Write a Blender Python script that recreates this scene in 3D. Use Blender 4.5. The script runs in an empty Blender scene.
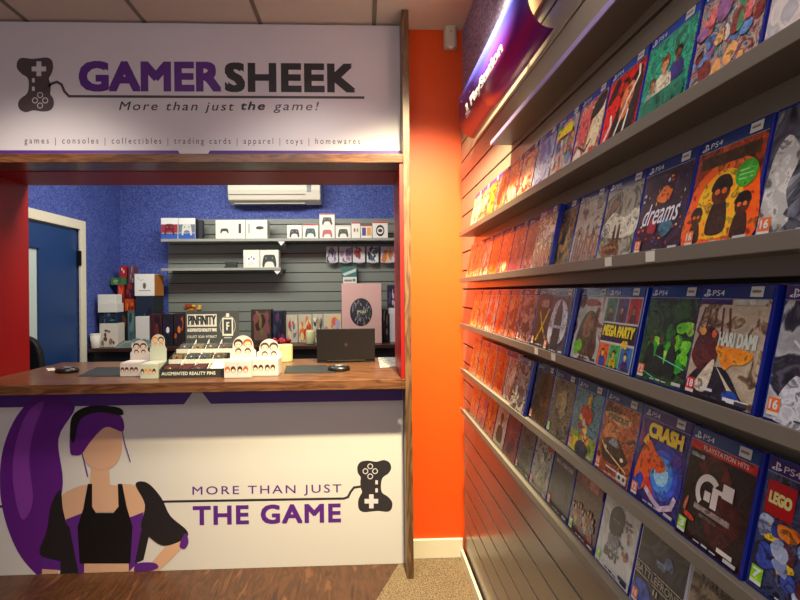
import bpy, math, random
from mathutils import Vector, Matrix
C = bpy.context.scene.collection
PI = math.pi
EYE = 1.48

# ---------------------------------------------------------------- camera maths
F = 480.0; PX, PY = 382.0, 292.0
PSI = math.radians(2.1); RHO = .0095
_d = Vector((math.sin(PSI), math.cos(PSI), 0)); _r = Vector((math.cos(PSI), -math.sin(PSI), 0)); _z = Vector((0, 0, 1))
_R = _r*math.cos(RHO) - _z*math.sin(RHO); _U = _r*math.sin(RHO) + _z*math.cos(RHO)
def at(px, py, X=None, Y=None, Z=None):
    """where the sight line through a photo pixel meets a real plane"""
    v = _d*F + _R*(px-PX) + _U*(PY-py)
    if X is not None: t = X/v.x
    elif Y is not None: t = Y/v.y
    else: t = (Z-EYE)/v.z
    return Vector((v.x*t, v.y*t, EYE+v.z*t))

# ---------------------------------------------------------------- materials
def s2l(c):
    c /= 255.0
    return c/12.92 if c <= .04045 else ((c+.055)/1.055)**2.4
def rgb(h):
    if isinstance(h, str):
        h = h.lstrip('#'); h = [int(h[i:i+2], 16) for i in (0, 2, 4)]
    return tuple(s2l(v) for v in h)+(1,)
_mc = {}
def mat(h, rough=.5, metal=0, emit=0, spec=.5, vary=0, scale=40, bump=0, alpha=1, coat=0):
    key = (str(h), rough, metal, emit, spec, vary, scale, bump, alpha, coat)
    if key in _mc: return _mc[key]
    m = bpy.data.materials.new('paint'); m.use_nodes = True
    nt = m.node_tree; b = nt.nodes['Principled BSDF']
    c = rgb(h)
    b.inputs['Base Color'].default_value = c
    b.inputs['Roughness'].default_value = rough; b.inputs['Metallic'].default_value = metal
    b.inputs['Specular IOR Level'].default_value = spec; b.inputs['Coat Weight'].default_value = coat
    b.inputs['Coat Roughness'].default_value = .12
    if alpha < 1: b.inputs['Alpha'].default_value = alpha
    if emit:
        b.inputs['Emission Color'].default_value = c; b.inputs['Emission Strength'].default_value = emit
    if vary or bump:
        tc = nt.nodes.new('ShaderNodeTexCoord'); n = nt.nodes.new('ShaderNodeTexNoise')
        n.inputs['Scale'].default_value = scale; n.inputs['Detail'].default_value = 5
        nt.links.new(tc.outputs['Object'], n.inputs['Vector'])
        if vary:
            mx = nt.nodes.new('ShaderNodeMix'); mx.data_type = 'RGBA'
            mx.inputs['A'].default_value = tuple(v*(1-vary) for v in c[:3])+(1,)
            mx.inputs['B'].default_value = tuple(min(1, v*(1+vary)) for v in c[:3])+(1,)
            nt.links.new(n.outputs['Fac'], mx.inputs['Factor']); nt.links.new(mx.outputs['Result'], b.inputs['Base Color'])
        if bump:
            bp = nt.nodes.new('ShaderNodeBump'); bp.inputs['Strength'].default_value = bump; bp.inputs['Distance'].default_value = .003
            nt.links.new(n.outputs['Fac'], bp.inputs['Height']); nt.links.new(bp.outputs['Normal'], b.inputs['Normal'])
    _mc[key] = m
    return m

def ramp_mat(cols, kind='noise', scale=20, rough=.25, stretch=(1, 1, 1), seed=0, detail=6, dist=1.2, lo=.3, hi=.7, bump=0, rot=(0, 0, 0), const=False, coat=0, voro=False, bdist=.002):
    m = bpy.data.materials.new('texture'); m.use_nodes = True
    nt = m.node_tree; b = nt.nodes['Principled BSDF']; b.inputs['Roughness'].default_value = rough
    b.inputs['Coat Weight'].default_value = coat; b.inputs['Coat Roughness'].default_value = .1
    tc = nt.nodes.new('ShaderNodeTexCoord'); mp = nt.nodes.new('ShaderNodeMapping')
    mp.inputs['Scale'].default_value = stretch; mp.inputs['Location'].default_value = (seed*1.37, seed*.71, seed*2.3); mp.inputs['Rotation'].default_value = rot
    nt.links.new(tc.outputs['Object'], mp.inputs['Vector'])
    if voro:
        n = nt.nodes.new('ShaderNodeTexVoronoi'); n.inputs['Scale'].default_value = scale; out = n.outputs['Color']
        w = nt.nodes.new('ShaderNodeTexNoise'); w.inputs['Scale'].default_value = scale*.6
        ad = nt.nodes.new('ShaderNodeVectorMath'); ad.operation = 'MULTIPLY_ADD'
        ad.inputs[1].default_value = (.06, .06, .06)
        nt.links.new(w.outputs['Color'], ad.inputs[0]); nt.links.new(mp.outputs['Vector'], ad.inputs[2]); nt.links.new(ad.outputs['Vector'], n.inputs['Vector'])
    else:
        n = nt.nodes.new('ShaderNodeTexNoise'); n.inputs['Scale'].default_value = scale; n.inputs['Detail'].default_value = detail
        n.inputs['Distortion'].default_value = dist; out = n.outputs['Fac']
        nt.links.new(mp.outputs['Vector'], n.inputs['Vector'])
    r = nt.nodes.new('ShaderNodeValToRGB'); cr = r.color_ramp
    if const: cr.interpolation = 'CONSTANT'
    k = len(cols)
    while len(cr.elements) < k: cr.elements.new(.5)
    for i, c in enumerate(cols):
        cr.elements[i].position = lo+(hi-lo)*i/max(1, k-1); cr.elements[i].color = rgb(c)
    nt.links.new(out, r.inputs['Fac']); nt.links.new(r.outputs['Color'], b.inputs['Base Color'])
    if bump:
        bp = nt.nodes.new('ShaderNodeBump'); bp.inputs['Strength'].default_value = bump; bp.inputs['Distance'].default_value = bdist
        nt.links.new(n.outputs[0], bp.inputs['Height']); nt.links.new(bp.outputs['Normal'], b.inputs['Normal'])
    return m

def wood(c1, c2, axis='x', rough=.35, seed=0, planks=None):
    st = {'x': (1, 9, 9), 'y': (9, 1, 9), 'z': (9, 9, 1)}[axis]
    return ramp_mat([c1, c2, c1, c2], scale=4, stretch=st, rough=rough, seed=seed, detail=8, dist=.6, lo=.32, hi=.68)

# ---------------------------------------------------------------- mesh builder
class MB:
    def __init__(s): s.v = []; s.f = []; s.m = []; s.mats = []; s.smooth = False
    def mi(s, m):
        if m not in s.mats: s.mats.append(m)
        return s.mats.index(m)
    def poly(s, pts, m):
        k = len(s.v); s.v += [tuple(p) for p in pts]; s.f.append(tuple(range(k, k+len(pts)))); s.m.append(s.mi(m)); return s
    def box(s, x0, x1, y0, y1, z0, z1, m):
        k = len(s.v); s.v += [(x0, y0, z0), (x1, y0, z0), (x1, y1, z0), (x0, y1, z0), (x0, y0, z1), (x1, y0, z1), (x1, y1, z1), (x0, y1, z1)]
        for q in ((0, 3, 2, 1), (4, 5, 6, 7), (0, 1, 5, 4), (1, 2, 6, 5), (2, 3, 7, 6), (3, 0, 4, 7)):
            s.f.append(tuple(k+i for i in q)); s.m.append(s.mi(m))
        return s
    def prism(s, pts, d, m):
        """pts: closed 3D outline, d: extrusion vector"""
        k = len(s.v); n = len(pts); d = Vector(d)
        s.v += [tuple(p) for p in pts] + [tuple(Vector(p)+d) for p in pts]
        s.f.append(tuple(range(k, k+n))[::-1]); s.m.append(s.mi(m)); s.f.append(tuple(range(k+n, k+2*n))); s.m.append(s.mi(m))
        for i in range(n):
            j = (i+1) % n; s.f.append((k+i, k+j, k+n+j, k+n+i)); s.m.append(s.mi(m))
        return s
    def lathe(s, cx, cy, prof, m, n=24, sx=1, sy=1):
        k = len(s.v)
        for r, z in prof:
            for i in range(n):
                a = 2*PI*i/n; s.v.append((cx+r*sx*math.cos(a), cy+r*sy*math.sin(a), z))
        for j in range(len(prof)-1):
            for i in range(n):
                i2 = (i+1) % n; s.f.append((k+j*n+i, k+j*n+i2, k+(j+1)*n+i2, k+(j+1)*n+i)); s.m.append(s.mi(m))
        s.f.append(tuple(k+i for i in range(n))[::-1]); s.m.append(s.mi(m))
        t = k+(len(prof)-1)*n; s.f.append(tuple(t+i for i in range(n))); s.m.append(s.mi(m))
        return s
    def tube(s, p0, p1, r, m, n=10):
        p0 = Vector(p0); p1 = Vector(p1); d = (p1-p0).normalized()
        a = d.orthogonal().normalized(); b = d.cross(a); k = len(s.v)
        for p in (p0, p1):
            for i in range(n):
                t = 2*PI*i/n; s.v.append(tuple(p+a*r*math.cos(t)+b*r*math.sin(t)))
        for i in range(n):
            j = (i+1) % n; s.f.append((k+i, k+j, k+n+j, k+n+i)); s.m.append(s.mi(m))
        s.f.append(tuple(k+i for i in range(n))[::-1]); s.m.append(s.mi(m)); s.f.append(tuple(k+n+i for i in range(n))); s.m.append(s.mi(m))
        return s
    def ball(s, c, r, m, n=14, k2=8):
        prof = [(max(.0001, math.sin(PI*j/k2)), -math.cos(PI*j/k2)) for j in range(k2+1)]
        k = len(s.v); rx, ry, rz = r if isinstance(r, tuple) else (r, r, r)
        for a, z in prof:
            for i in range(n):
                t = 2*PI*i/n; s.v.append((c[0]+rx*a*math.cos(t), c[1]+ry*a*math.sin(t), c[2]+rz*z))
        for j in range(k2):
            for i in range(n):
                i2 = (i+1) % n; s.f.append((k+j*n+i, k+j*n+i2, k+(j+1)*n+i2, k+(j+1)*n+i)); s.m.append(s.mi(m))
        return s
    def build(s, name, parent=None, bevel=0, smooth=False, off=(0, 0, 0)):
        me = bpy.data.meshes.new(name)
        o3 = Vector(off)
        me.from_pydata([tuple(Vector(p)-o3) for p in s.v], [], s.f); me.validate()
        for m in s.mats: me.materials.append(m)
        for p, i in zip(me.polygons, s.m):
            p.material_index = i; p.use_smooth = smooth
        o = bpy.data.objects.new(name, me); C.objects.link(o)
        o.location = o3 if not parent else (0, 0, 0)
        if parent: o.parent = parent
        if parent and off != (0, 0, 0): o.location = o3
        if bevel:
            bv = o.modifiers.new('bevel', 'BEVEL'); bv.width = bevel; bv.segments = 2; bv.limit_method = 'ANGLE'; bv.angle_limit = math.radians(40)
        return o
def tag(o, label=None, cat=None, group=None, kind=None):
    if label: o['label'] = label
    if cat: o['category'] = cat
    if group: o['group'] = group
    if kind: o['kind'] = kind
    return o
def empty(name, loc=(0, 0, 0), rot=(0, 0, 0)):
    o = bpy.data.objects.new(name, None); C.objects.link(o); o.location = loc; o.rotation_euler = rot; o.empty_display_size = .05
    return o

# ---------------------------------------------------------------- flat prints (real thin layers of ink on a real face)
_tc = {}
def text_mesh(t, bold=0, shear=0, space=1):
    key = (t, bold, shear, space)
    if key not in _tc:
        cu = bpy.data.curves.new('t', 'FONT'); cu.body = t; cu.size = 1; cu.shear = shear; cu.space_character = space
        cu.fill_mode = 'FRONT'; cu.resolution_u = 3
        o = bpy.data.objects.new('t', cu); C.objects.link(o)
        dg = bpy.context.evaluated_depsgraph_get(); me = bpy.data.meshes.new_from_object(o.evaluated_get(dg))
        vs = [(v.co.x, v.co.y) for v in me.vertices]; fs = [tuple(p.vertices) for p in me.polygons]
        bpy.data.objects.remove(o); bpy.data.curves.remove(cu); bpy.data.meshes.remove(me)
        x0 = min(v[0] for v in vs); x1 = max(v[0] for v in vs); y0 = min(v[1] for v in vs); y1 = max(v[1] for v in vs)
        _tc[key] = ([((x-x0)/(x1-x0), (y-y0)/(y1-y0)) for x, y in vs], fs, (x1-x0)/(y1-y0))
    return _tc[key]
def word_ranges(t, shear=0, space=1):
    vs, fs, _ = text_mesh(t, 0, shear, space); n = len(t.split())
    if n < 2: return [None]
    iv = sorted((min(vs[i][0] for i in f), max(vs[i][0] for i in f)) for f in fs); gaps = []; hi = iv[0][1]
    for a, b in iv:
        if a > hi: gaps.append((a-hi, (a+hi)/2))
        hi = max(hi, b)
    cuts = sorted(g[1] for g in sorted(gaps, reverse=True)[:n-1])
    e = [-1]+cuts+[2]
    return list(zip(e, e[1:]))
def spline(pts, n=5):
    out = []; k = len(pts)
    for i in range(k):
        p0, p1, p2, p3 = (Vector(pts[(i+j-1) % k]) for j in range(4))
        for q in range(n):
            t = q/n
            out.append(tuple(.5*((2*p1)+(p2-p0)*t+(2*p0-5*p1+4*p2-p3)*t*t+(3*p1-p0-3*p2+p3)*t**3)))
    return out
class Ink:
    """draws on a face: fn(u, v, w) -> xyz, w = height above the face"""
    def __init__(s, mb, fn, w=.0004): s.mb = mb; s.fn = fn; s.w = w; s.n = 0
    def P(s, pts, m, w=0): s.n += 1; s.mb.poly([s.fn(u, v, s.w+w+min(s.n, 60)*.000004) for u, v in pts], m)
    def rect(s, u0, u1, v0, v1, m, w=0): s.P([(u0, v0), (u1, v0), (u1, v1), (u0, v1)], m, w)
    def ell(s, u, v, a, b, m, w=0, n=20, rot=0):
        c, q = math.cos(rot), math.sin(rot)
        s.P([(u+a*math.cos(t)*c-b*math.sin(t)*q, v+a*math.cos(t)*q+b*math.sin(t)*c) for t in (2*PI*i/n for i in range(n))], m, w)
    def ring(s, u, v, a, b, th, m, w=0, n=20):
        for i in range(n):
            t, t2 = 2*PI*i/n, 2*PI*(i+1)/n
            s.P([(u+(a-th)*math.cos(t), v+(b-th)*math.sin(t)), (u+a*math.cos(t), v+b*math.sin(t)), (u+a*math.cos(t2), v+b*math.sin(t2)), (u+(a-th)*math.cos(t2), v+(b-th)*math.sin(t2))], m, w)
    def shape(s, pts, m, w=0, n=5): s.P(spline(pts, n), m, w)
    def line(s, pts, th, m, w=0):
        for (a, b), (c, d) in zip(pts, pts[1:]):
            dx, dy = c-a, d-b; L = math.hypot(dx, dy) or 1; nx, ny = -dy/L*th/2, dx/L*th/2; ex, ey = dx/L*th/3, dy/L*th/3
            s.P([(a-ex-nx, b-ey-ny), (c+ex-nx, d+ey-ny), (c+ex+nx, d+ey+ny), (a-ex+nx, b-ey+ny)], m, w)
    def text(s, t, u0, u1, v0, v1, m, bold=0, shear=0, space=1, w=0, skew=0, only=None):
        vs, fs, asp = text_mesh(t, 0, shear, space)
        if only is not None: fs = [f for f in fs if only[0] <= vs[f[0]][0] <= only[1]]
        i = s.mb.mi(m); e = bold*abs(v1-v0)*1.25; sg_ = 1 if u1 > u0 else -1; se = 1 if v1 > v0 else -1
        for n_, (ox_, oy_) in enumerate(((-e, -e), (e, -e), (-e, e), (e, e), (-e, 0), (e, 0), (0, 0)) if e > 1e-6 else ((0, 0),)):
            k = len(s.mb.v); ee = e*.9 if e > 1e-6 else 0
            s.mb.v += [tuple(s.fn(u0+sg_*ee+(u1-u0-2*sg_*ee)*x+ox_, v0+se*ee+(v1-v0-2*se*ee)*y+skew*x+oy_, s.w+w+n_*.00001)) for x, y in vs]
            for f in fs: s.mb.f.append(tuple(k+a for a in f)); s.mb.m.append(i)

# ================================================================= THE SETTING
ORANGE = mat((226, 76, 2), .5, vary=.05, scale=6, bump=.05)
ORANGE_SHADE = mat((152, 3, 5), .45)  # the orange wall paint in shade, its darkening put into the colour
CEIL = mat((214, 202, 190), .9, vary=.04, scale=60, bump=.1)
WHITE_TRIM = mat((222, 212, 190), .45)
YF = 2.665          # face of the shop's end wall
CZ = 2.94           # ceiling
def struct(mb, name, **k): return tag(mb.build(name, **k), kind='structure')

CARPET = ramp_mat([(26, 20, 15), (96, 78, 58), (150, 126, 98), (40, 31, 23)], scale=170, rough=.95, detail=3, dist=.3, lo=.35, hi=.65, bump=.6, bdist=.004)
FLOORW = ramp_mat([(52, 30, 17), (84, 50, 29), (62, 36, 20), (100, 62, 38)], scale=3.4, stretch=(7, 1.3, 1), rot=(0, 0, math.radians(-28)), rough=.38, detail=8, dist=.7, lo=.34, hi=.66)
struct(MB().box(-3.6, .56, -2.2, 2.67, -.05, 0, CARPET), 'floor')
wf = MB()
wf.poly([(-3.5, 2.60, .003), (-3.5, -2.0, .003), (-1.2, -2.0, .003), (.03, 2.28, .003), (.168, 2.60, .003)], FLOORW)
# thin boards, seams between them
wf2 = MB(); wf2.prism([(-3.5, 2.60, .0005), (-3.5, -2.0, .0005), (-1.2, -2.0, .0005), (.03, 2.28, .0005), (.168, 2.60, .0005)], (0, 0, .003), FLOORW)
struct(wf2, 'floor_wood')
struct(MB().box(-3.2, 1.2, 2.97, 4.75, -.05, 0, mat((70, 62, 58), .8)), 'floor_back_room')
# ceiling with its tile grid
struct(MB().box(-3.6, .56, -2.2, 2.67, CZ, CZ+.05, CEIL), 'ceiling')
gr = MB(); gm = mat((120, 110, 100), .5)
gx = at(374, 26, Y=2.62).x
for i in range(-5, 1): gr.box(gx+.615*i-.011, gx+.615*i+.011, -2.1, 2.665, CZ-.004, CZ, gm)
for i in range(7): gr.box(-3.5, gx+.011, 2.30-.615*i-.011, 2.30-.615*i+.011, CZ-.0045, CZ-.0005, gm)
struct(gr, 'ceiling_grid')
# end wall: orange strip on the right, same paint shaded to red round the opening
w = MB(); w.box(.205, .56, YF, 2.97, 0, CZ, ORANGE); struct(w, 'wall_end')
wl = MB(); wl.box(-3.6, -2.02, 2.64, 2.97, 0, CZ, ORANGE_SHADE); struct(wl, 'wall_end_left')
wh = MB(); wh.box(-2.02, .205, 2.64, 2.97, 2.143, CZ, ORANGE_SHADE); struct(wh, 'wall_end_header')
struct(MB().box(.187, .2045, 2.475, 2.97, 1.032, 2.143, ORANGE_SHADE), 'trim_1')           # right reveal board
struct(MB().box(.245, .535, 2.648, YF, .0, .105, WHITE_TRIM), 'baseboard_end', bevel=.003)
struct(MB().box(-3.65, -3.6, -2.2, 2.97, 0, CZ, mat((150, 60, 40), .6)), 'wall_left')
wr = MB(); WRM = mat((150, 140, 128), .6)
wr.box(-3.6, -2.5, -2.25, -2.2, 0, CZ, WRM); wr.box(.1, .56, -2.25, -2.2, 0, CZ, WRM); wr.box(-2.5, .1, -2.25, -2.2, 0, .8, WRM); wr.box(-2.5, .1, -2.25, -2.2, 2.6, CZ, WRM)
struct(wr, 'wall_rear')
wn = MB(); WNM = mat((60, 60, 62), .4, 1)  # unseen window, added to go with the rear fill light
for x in (-2.5, -1.22, .06): wn.box(x, x+.04, -2.25, -2.19, .8, 2.6, WNM)
wn.box(-2.46, .06, -2.25, -2.19, .8, .84, WNM); wn.box(-2.46, .06, -2.25, -2.19, 2.56, 2.6, WNM); wno = struct(wn, 'added_window')
MB().box(-2.46, .06, -2.235, -2.23, .84, 2.56, mat((190, 205, 215), .05, alpha=.25)).build('pane', wno)
# right wall, speckled lilac wallpaper above the slats
PAPER = ramp_mat([(112, 104, 158), (160, 152, 196), (204, 198, 222)], scale=90, rough=.6, detail=4, dist=.2, lo=.35, hi=.65)
struct(MB().box(.56, .61, -2.2, 2.97, 0, CZ, PAPER), 'wall_right')
struct(MB().box(.520, .534, -1.6, 2.645, .0, .05, WHITE_TRIM), 'baseboard_right')
# ---- back room
BLUE = ramp_mat([(48, 62, 132), (66, 82, 156), (92, 108, 178)], scale=42, rough=.7, detail=2, dist=2.5, lo=.4, hi=.6)
struct(MB().box(-2.5, 1.0, 4.70, 4.75, 0, 2.75, BLUE), 'wall_back')
BXL = -2.335
dz = 2.09
dY0 = 3.25; dY1 = 4.03       # door opening in the left wall of the back room
wb = MB(); wb.box(BXL-.06, BXL, dY1, 4.70, 0, 2.75, BLUE); wb.box(BXL-.06, BXL, 2.97, dY0, 0, 2.75, BLUE); wb.box(BXL-.06, BXL, dY0, dY1, dz-.06, 2.75, BLUE)
struct(wb, 'wall_back_room_left')
struct(MB().box(.95, 1.0, 2.97, 4.70, 0, 2.75, BLUE), 'wall_back_room_right')
struct(MB().box(-2.5, 1.0, 2.97, 4.75, 2.72, 2.77, mat((170, 165, 155), .9)), 'ceiling_back_room')
CREAM = mat((226, 218, 190), .45)
fr = MB(); a = .075
fr.box(BXL, BXL+.02, dY1-.015, dY1+a-.015, 0, dz+.0, CREAM); fr.box(BXL, BXL+.02, dY0-a+.015, dY0+.015, 0, dz, CREAM); fr.box(BXL, BXL+.02, dY0+.015, dY1-.015, dz-a, dz, CREAM)
dfo = struct(fr, 'door_1', bevel=.004)
DBL = mat((30, 62, 112), .4, vary=.06, scale=5)
dp = MB(); gY = at(38.5, 300, X=-2.35).y
# leaf with a narrow glazed strip
dp.box(BXL-.05, BXL-.01, gY, dY1-.02, .0, dz-.08, DBL); dp.box(BXL-.05, BXL-.01, dY0+.02, gY-.115, 0, dz-.08, DBL)
dp.box(BXL-.05, BXL-.01, gY-.115, gY, 0, .95, DBL); dp.box(BXL-.05, BXL-.01, gY-.115, gY, 1.82, dz-.08, DBL)
lf = dp.build('door_leaf', dfo)
MB().box(BXL-.035, BXL-.027, gY-.115, gY, .95, 1.82, mat((200, 214, 206), .15)).build('door_glass', lf)
hg = MB()
for z in (1.78, .5): hg.box(BXL-.005, BXL+.024, dY1-.03, dY1-.012, z-.06, z+.06, mat((70, 68, 64), .4, 1))
hg.build('door_hinge', lf)

# ================================================================= COUNTER
WOODH = wood((80, 48, 29), (122, 80, 52), 'x', .28)
WOODV = wood((78, 52, 34), (126, 92, 62), 'z', .4, 3)
WTZ = 1.031
CF = 2.467          # front edge of worktop, end panel and sign shelf
PF = 2.607          # face of the printed panels
t = MB().box(.2055, .241, CF, YF-.0005, .001, CZ-.006, WOODV).build('end_panel', bevel=.002)
tag(t, 'tall narrow wooden upright panel between the counter and the orange wall', 'panel')
ctr = empty('shop_counter', (-.95, CF, 0)); tag(ctr, 'long shop counter with brown wooden worktop and printed white front panel', 'counter')
def cpart(mb, name, **k):
    o = mb.build(name, **k); o.parent = k.get('parent') or ctr
    if not k.get('parent'): o.location = (-ctr.location.x, -ctr.location.y, -ctr.location.z)
    return o
wt = MB().box(-2.016, .187, CF, 3.28, WTZ-.052, WTZ, WOODH)
wt.box(-3.4, -2.016, CF, 2.635, WTZ-.052, WTZ, WOODH); wt.box(.187, .2045, CF, 2.474, WTZ-.052, WTZ, WOODH)
wto = cpart(wt, 'worktop', bevel=.003)
BAN = mat((214, 206, 212), .5)
MG = mat((214, 208, 206), .38)
fp = MB().box(-3.4, .2040, PF, PF+.03, .002, WTZ-.053, MG)
fpo = cpart(fp, 'front_panel')
def bfn(u, v, w): return (u, PF-w, v)
def bp(px, py):
    p = at(px, py, Y=PF); return (p.x, p.z)
PUR = mat((84, 40, 132), .45); DPUR = mat((88, 34, 128), .4); INK = mat((44, 40, 46), .45)
ZB = .979-.0
def child(mb, name, parent, **k):
    o = mb.build(name, **k); o.parent = parent; return o
# purple edge stripe under the worktop with its white notch
m_ = MB(); ik = Ink(m_, bfn)
n0 = bp(184, 404)[0]; n1 = bp(211, 404)[0]; zc = bp(200, 404)[1]; nm0 = bp(197, 393)
ik.P([(-3.3, zc), (n0, zc), (nm0[0]-.005, ZB-.002), (-3.3, ZB-.002)], PUR); ik.P([(n1, zc), (.203, zc), (.203, ZB-.002), (nm0[0]+.008, ZB-.002)], PUR)
child(m_, 'edge_stripe', fpo)

def emblem(mb, fn, mapf, face, inkm, light):
    """game controller outline; mapf: design units -> face (u, v)"""
    ik = Ink(mb, fn)
    out = [(58, 205), (72, 193), (105, 196), (130, 194), (158, 192), (174, 203), (177, 228), (171, 247), (163, 262), (168, 278), (169, 300), (168, 314), (178, 330), (179, 352), (167, 368), (142, 372), (112, 368), (86, 374), (66, 365), (60, 345), (70, 327), (90, 312), (96, 285), (92, 260), (73, 247), (57, 228)]
    ik.P([mapf(*p) for p in spline(out, 4)], inkm)
    def rr(x0, x1, y0, y1): ik.P([mapf(x0, y0), mapf(x0, y1), mapf(x1, y1), mapf(x1, y0)], light, .0004)
    rr(122, 138, 205, 254); rr(106, 122, 222, 238); rr(138, 154, 222, 238); rr(107, 116, 261, 275); rr(107, 116, 289, 303)
    for cx, cy in ((134, 317), (117, 335), (151, 335), (134, 352)):
        for i in range(16):
            a, b = 2*PI*i/16, 2*PI*(i+1)/16
            ik.P([mapf(cx+7.2*math.cos(a), cy+7.2*math.sin(a)), mapf(cx+10*math.cos(a), cy+10*math.sin(a)), mapf(cx+10*math.cos(b), cy+10*math.sin(b)), mapf(cx+7.2*math.cos(b), cy+7.2*math.sin(b))], light, .0004)
# lower emblem (design turned half round)
def lowmap(x, y):
    return bp(357.5+(179-x)/122*34.5, 460+(374-y)/182*52)
m_ = MB(); emblem(m_, bfn, lowmap, None, INK, BAN); child(m_, 'controller_emblem', fpo)
m_ = MB(); ik = Ink(m_, bfn)
ik.line([bp(0, 506.5), bp(168, 501.5), bp(344, 498.5), bp(348, 497), bp(350.5, 492), bp(354, 487.5), bp(361, 486.5)], .0125, INK)
child(m_, 'cable_line', fpo)
def btext(parent, fn, pf, t, px0, px1, yt, yb, m, name='lettering', yr=None, **k):
    a = pf(px0, yb); b = pf(px1, yb if yr is None else yr); c = pf(px0, yt)
    for rg_ in word_ranges(t, k.get('shear', 0), k.get('space', 1)):
        mm = MB(); ik = Ink(mm, fn)
        ik.text(t, a[0], b[0], a[1], c[1], m, skew=(b[1]-a[1]) if yr is not None else 0, only=rg_, **k); child(mm, name, parent)
btext(fpo, bfn, bp, 'MORE THAN JUST', 192.5, 341.5, 486.5, 497.5, DPUR, yr=495, space=1.25, bold=.004)
btext(fpo, bfn, bp, 'THE GAME', 193, 341, 506, 525.5, DPUR, yr=522.5, space=1.12, bold=.035)
# printed illustration: plain faceless stand-in of the same sizes and colours
SKIN = mat((214, 168, 140), .4); BLK = mat((34, 30, 34), .4); HAIR = mat((96, 30, 128), .38); HAIRL = mat((132, 58, 160), .38); DK = mat((18, 16, 18), .4); LIN = mat((92, 36, 132), .4)
ill = MB(); ik = Ink(ill, bfn, .0010)
q = lambda L: [bp(*p) for p in L]
z8 = lambda L: [bp(x*.3665, 380+y*.3665) for x, y in L]
ik.shape(z8([(205, 75), (160, 42), (100, 45), (45, 100), (8, 190), (0, 290), (14, 380), (50, 470), (100, 530), (125, 535), (150, 400), (172, 280), (160, 160)]), HAIR)
ik.shape(z8([(120, 60), (75, 90), (42, 180), (36, 280), (60, 380), (90, 330), (80, 220), (92, 140)]), HAIRL, .0003)
ik.P(z8([(250, 225), (298, 225), (300, 285), (345, 292), (345, 360), (215, 360), (190, 300), (245, 285)]), SKIN, .0004)
ik.shape(z8([(190, 300), (165, 330), (180, 400), (225, 370), (245, 290)]), SKIN, .0004)
ik.shape(z8([(330, 285), (395, 300), (405, 370), (350, 390), (318, 330)]), SKIN, .0004)
ik.P(z8([(215, 495), (360, 495), (372, 530), (205, 530)]), SKIN, .0004)
ik.shape(z8([(410, 505), (455, 450), (470, 430), (512, 440), (495, 460), (445, 510), (425, 520)]), SKIN, .0004)
ik.P(z8([(115, 505), (158, 505), (160, 533), (115, 533)]), SKIN, .0004)
ik.P(z8([(112, 470), (170, 470), (165, 518), (112, 515)]), LIN, .0006)
ik.P(z8([(180, 380), (232, 360), (230, 528), (190, 528)]), LIN, .0006); ik.P(z8([(340, 380), (392, 360), (375, 500), (352, 528), (350, 400)]), LIN, .0006)
ik.shape(z8([(165, 300), (140, 340), (128, 410), (108, 470), (140, 488), (180, 488), (186, 420), (172, 350)]), BLK, .0008)
ik.P(z8([(168, 380), (190, 400), (215, 528), (165, 528)]), BLK, .0008)
ik.shape(z8([(370, 284), (402, 280), (440, 320), (465, 370), (510, 410), (505, 432), (450, 452), (410, 430), (385, 400), (396, 340)]), BLK, .0008)
ik.P(z8([(396, 360), (408, 420), (392, 490), (368, 500), (384, 420)]), BLK, .0008)
ik.shape(z8([(505, 418), (515, 440), (505, 460), (490, 452)]), LIN, .0009); ik.shape(z8([(375, 500), (420, 498), (432, 512), (400, 522), (368, 522)]), LIN, .0009)
ik.P(z8([(240, 283), (252, 283), (252, 345), (262, 362), (310, 362), (324, 345), (322, 283), (334, 283), (346, 345), (362, 400), (356, 500), (218, 500), (212, 400), (228, 350)]), DK, .0010)
ik.shape(z8([(222, 195), (232, 165), (262, 130), (318, 120), (333, 160), (330, 205), (308, 236), (272, 246), (240, 230)]), SKIN, .0012)
ik.shape(z8([(192, 195), (194, 120), (220, 88), (290, 82), (332, 100), (336, 140), (290, 128), (250, 165), (225, 200), (205, 205)]), HAIR, .0014)
ik.shape(z8([(192, 150), (200, 95), (250, 70), (325, 75), (333, 96), (270, 88), (220, 108), (203, 170)]), DK, .0016)
ik.line(z8([(225, 200), (240, 262)]), .006, HAIR, .0014); ik.line(z8([(330, 120), (340, 170), (356, 222)]), .005, HAIR, .0014)
# clip anything below the panel foot
ill.v = [(x, y, max(z, .0035)) for x, y, z in ill.v]
child(ill, 'illustration', fpo)

# ---- shop sign over the opening
sg = empty('shop_sign', (-.95, PF, 2.19)); tag(sg, 'wide white sign panel with purple and black lettering above the counter opening', 'sign')
def spart(mb, name, parent=None, **k):
    o = mb.build(name, **k)
    if parent: o.parent = parent
    else:
        o.parent = sg; o.location = (-sg.location.x, -sg.location.y, -sg.location.z)
    return o
sp = spart(MB().box(-3.4, .2045, PF, PF+.03, 2.192, CZ-.012, BAN), 'sign_board')
m_ = MB(); emblem(m_, bfn, lambda x, y: bp(x*.3, y*.3), None, mat((80, 66, 70), .45), BAN); child(m_, 'controller_emblem', sp)
m_ = MB(); ik = Ink(m_, bfn)
ik.line([bp(49, 86), bp(52, 83.5), bp(57, 82), bp(61.5, 84.5), bp(64.5, 91.5), bp(69, 96.3), bp(363.5, 97.6)], .0135, mat((66, 56, 62), .45)); child(m_, 'cable_line', sp)
btext(sp, bfn, bp, 'GAMER', 79, 221.5, 61, 91.5, mat((92, 38, 132), .4), bold=.045, space=1.02, yr=91.8)
btext(sp, bfn, bp, 'SHEEK', 225, 355.5, 62.5, 92, mat((46, 42, 48), .4), bold=.045, space=1.06)
btext(sp, bfn, bp, 'More than just', 119, 234, 101.5, 113, mat((50, 44, 50), .4), bold=.006, shear=.22, space=1.25)
btext(sp, bfn, bp, 'the', 241, 265, 101.5, 110, mat((50, 44, 50), .4), bold=.03, shear=.22, space=1.2)
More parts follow.
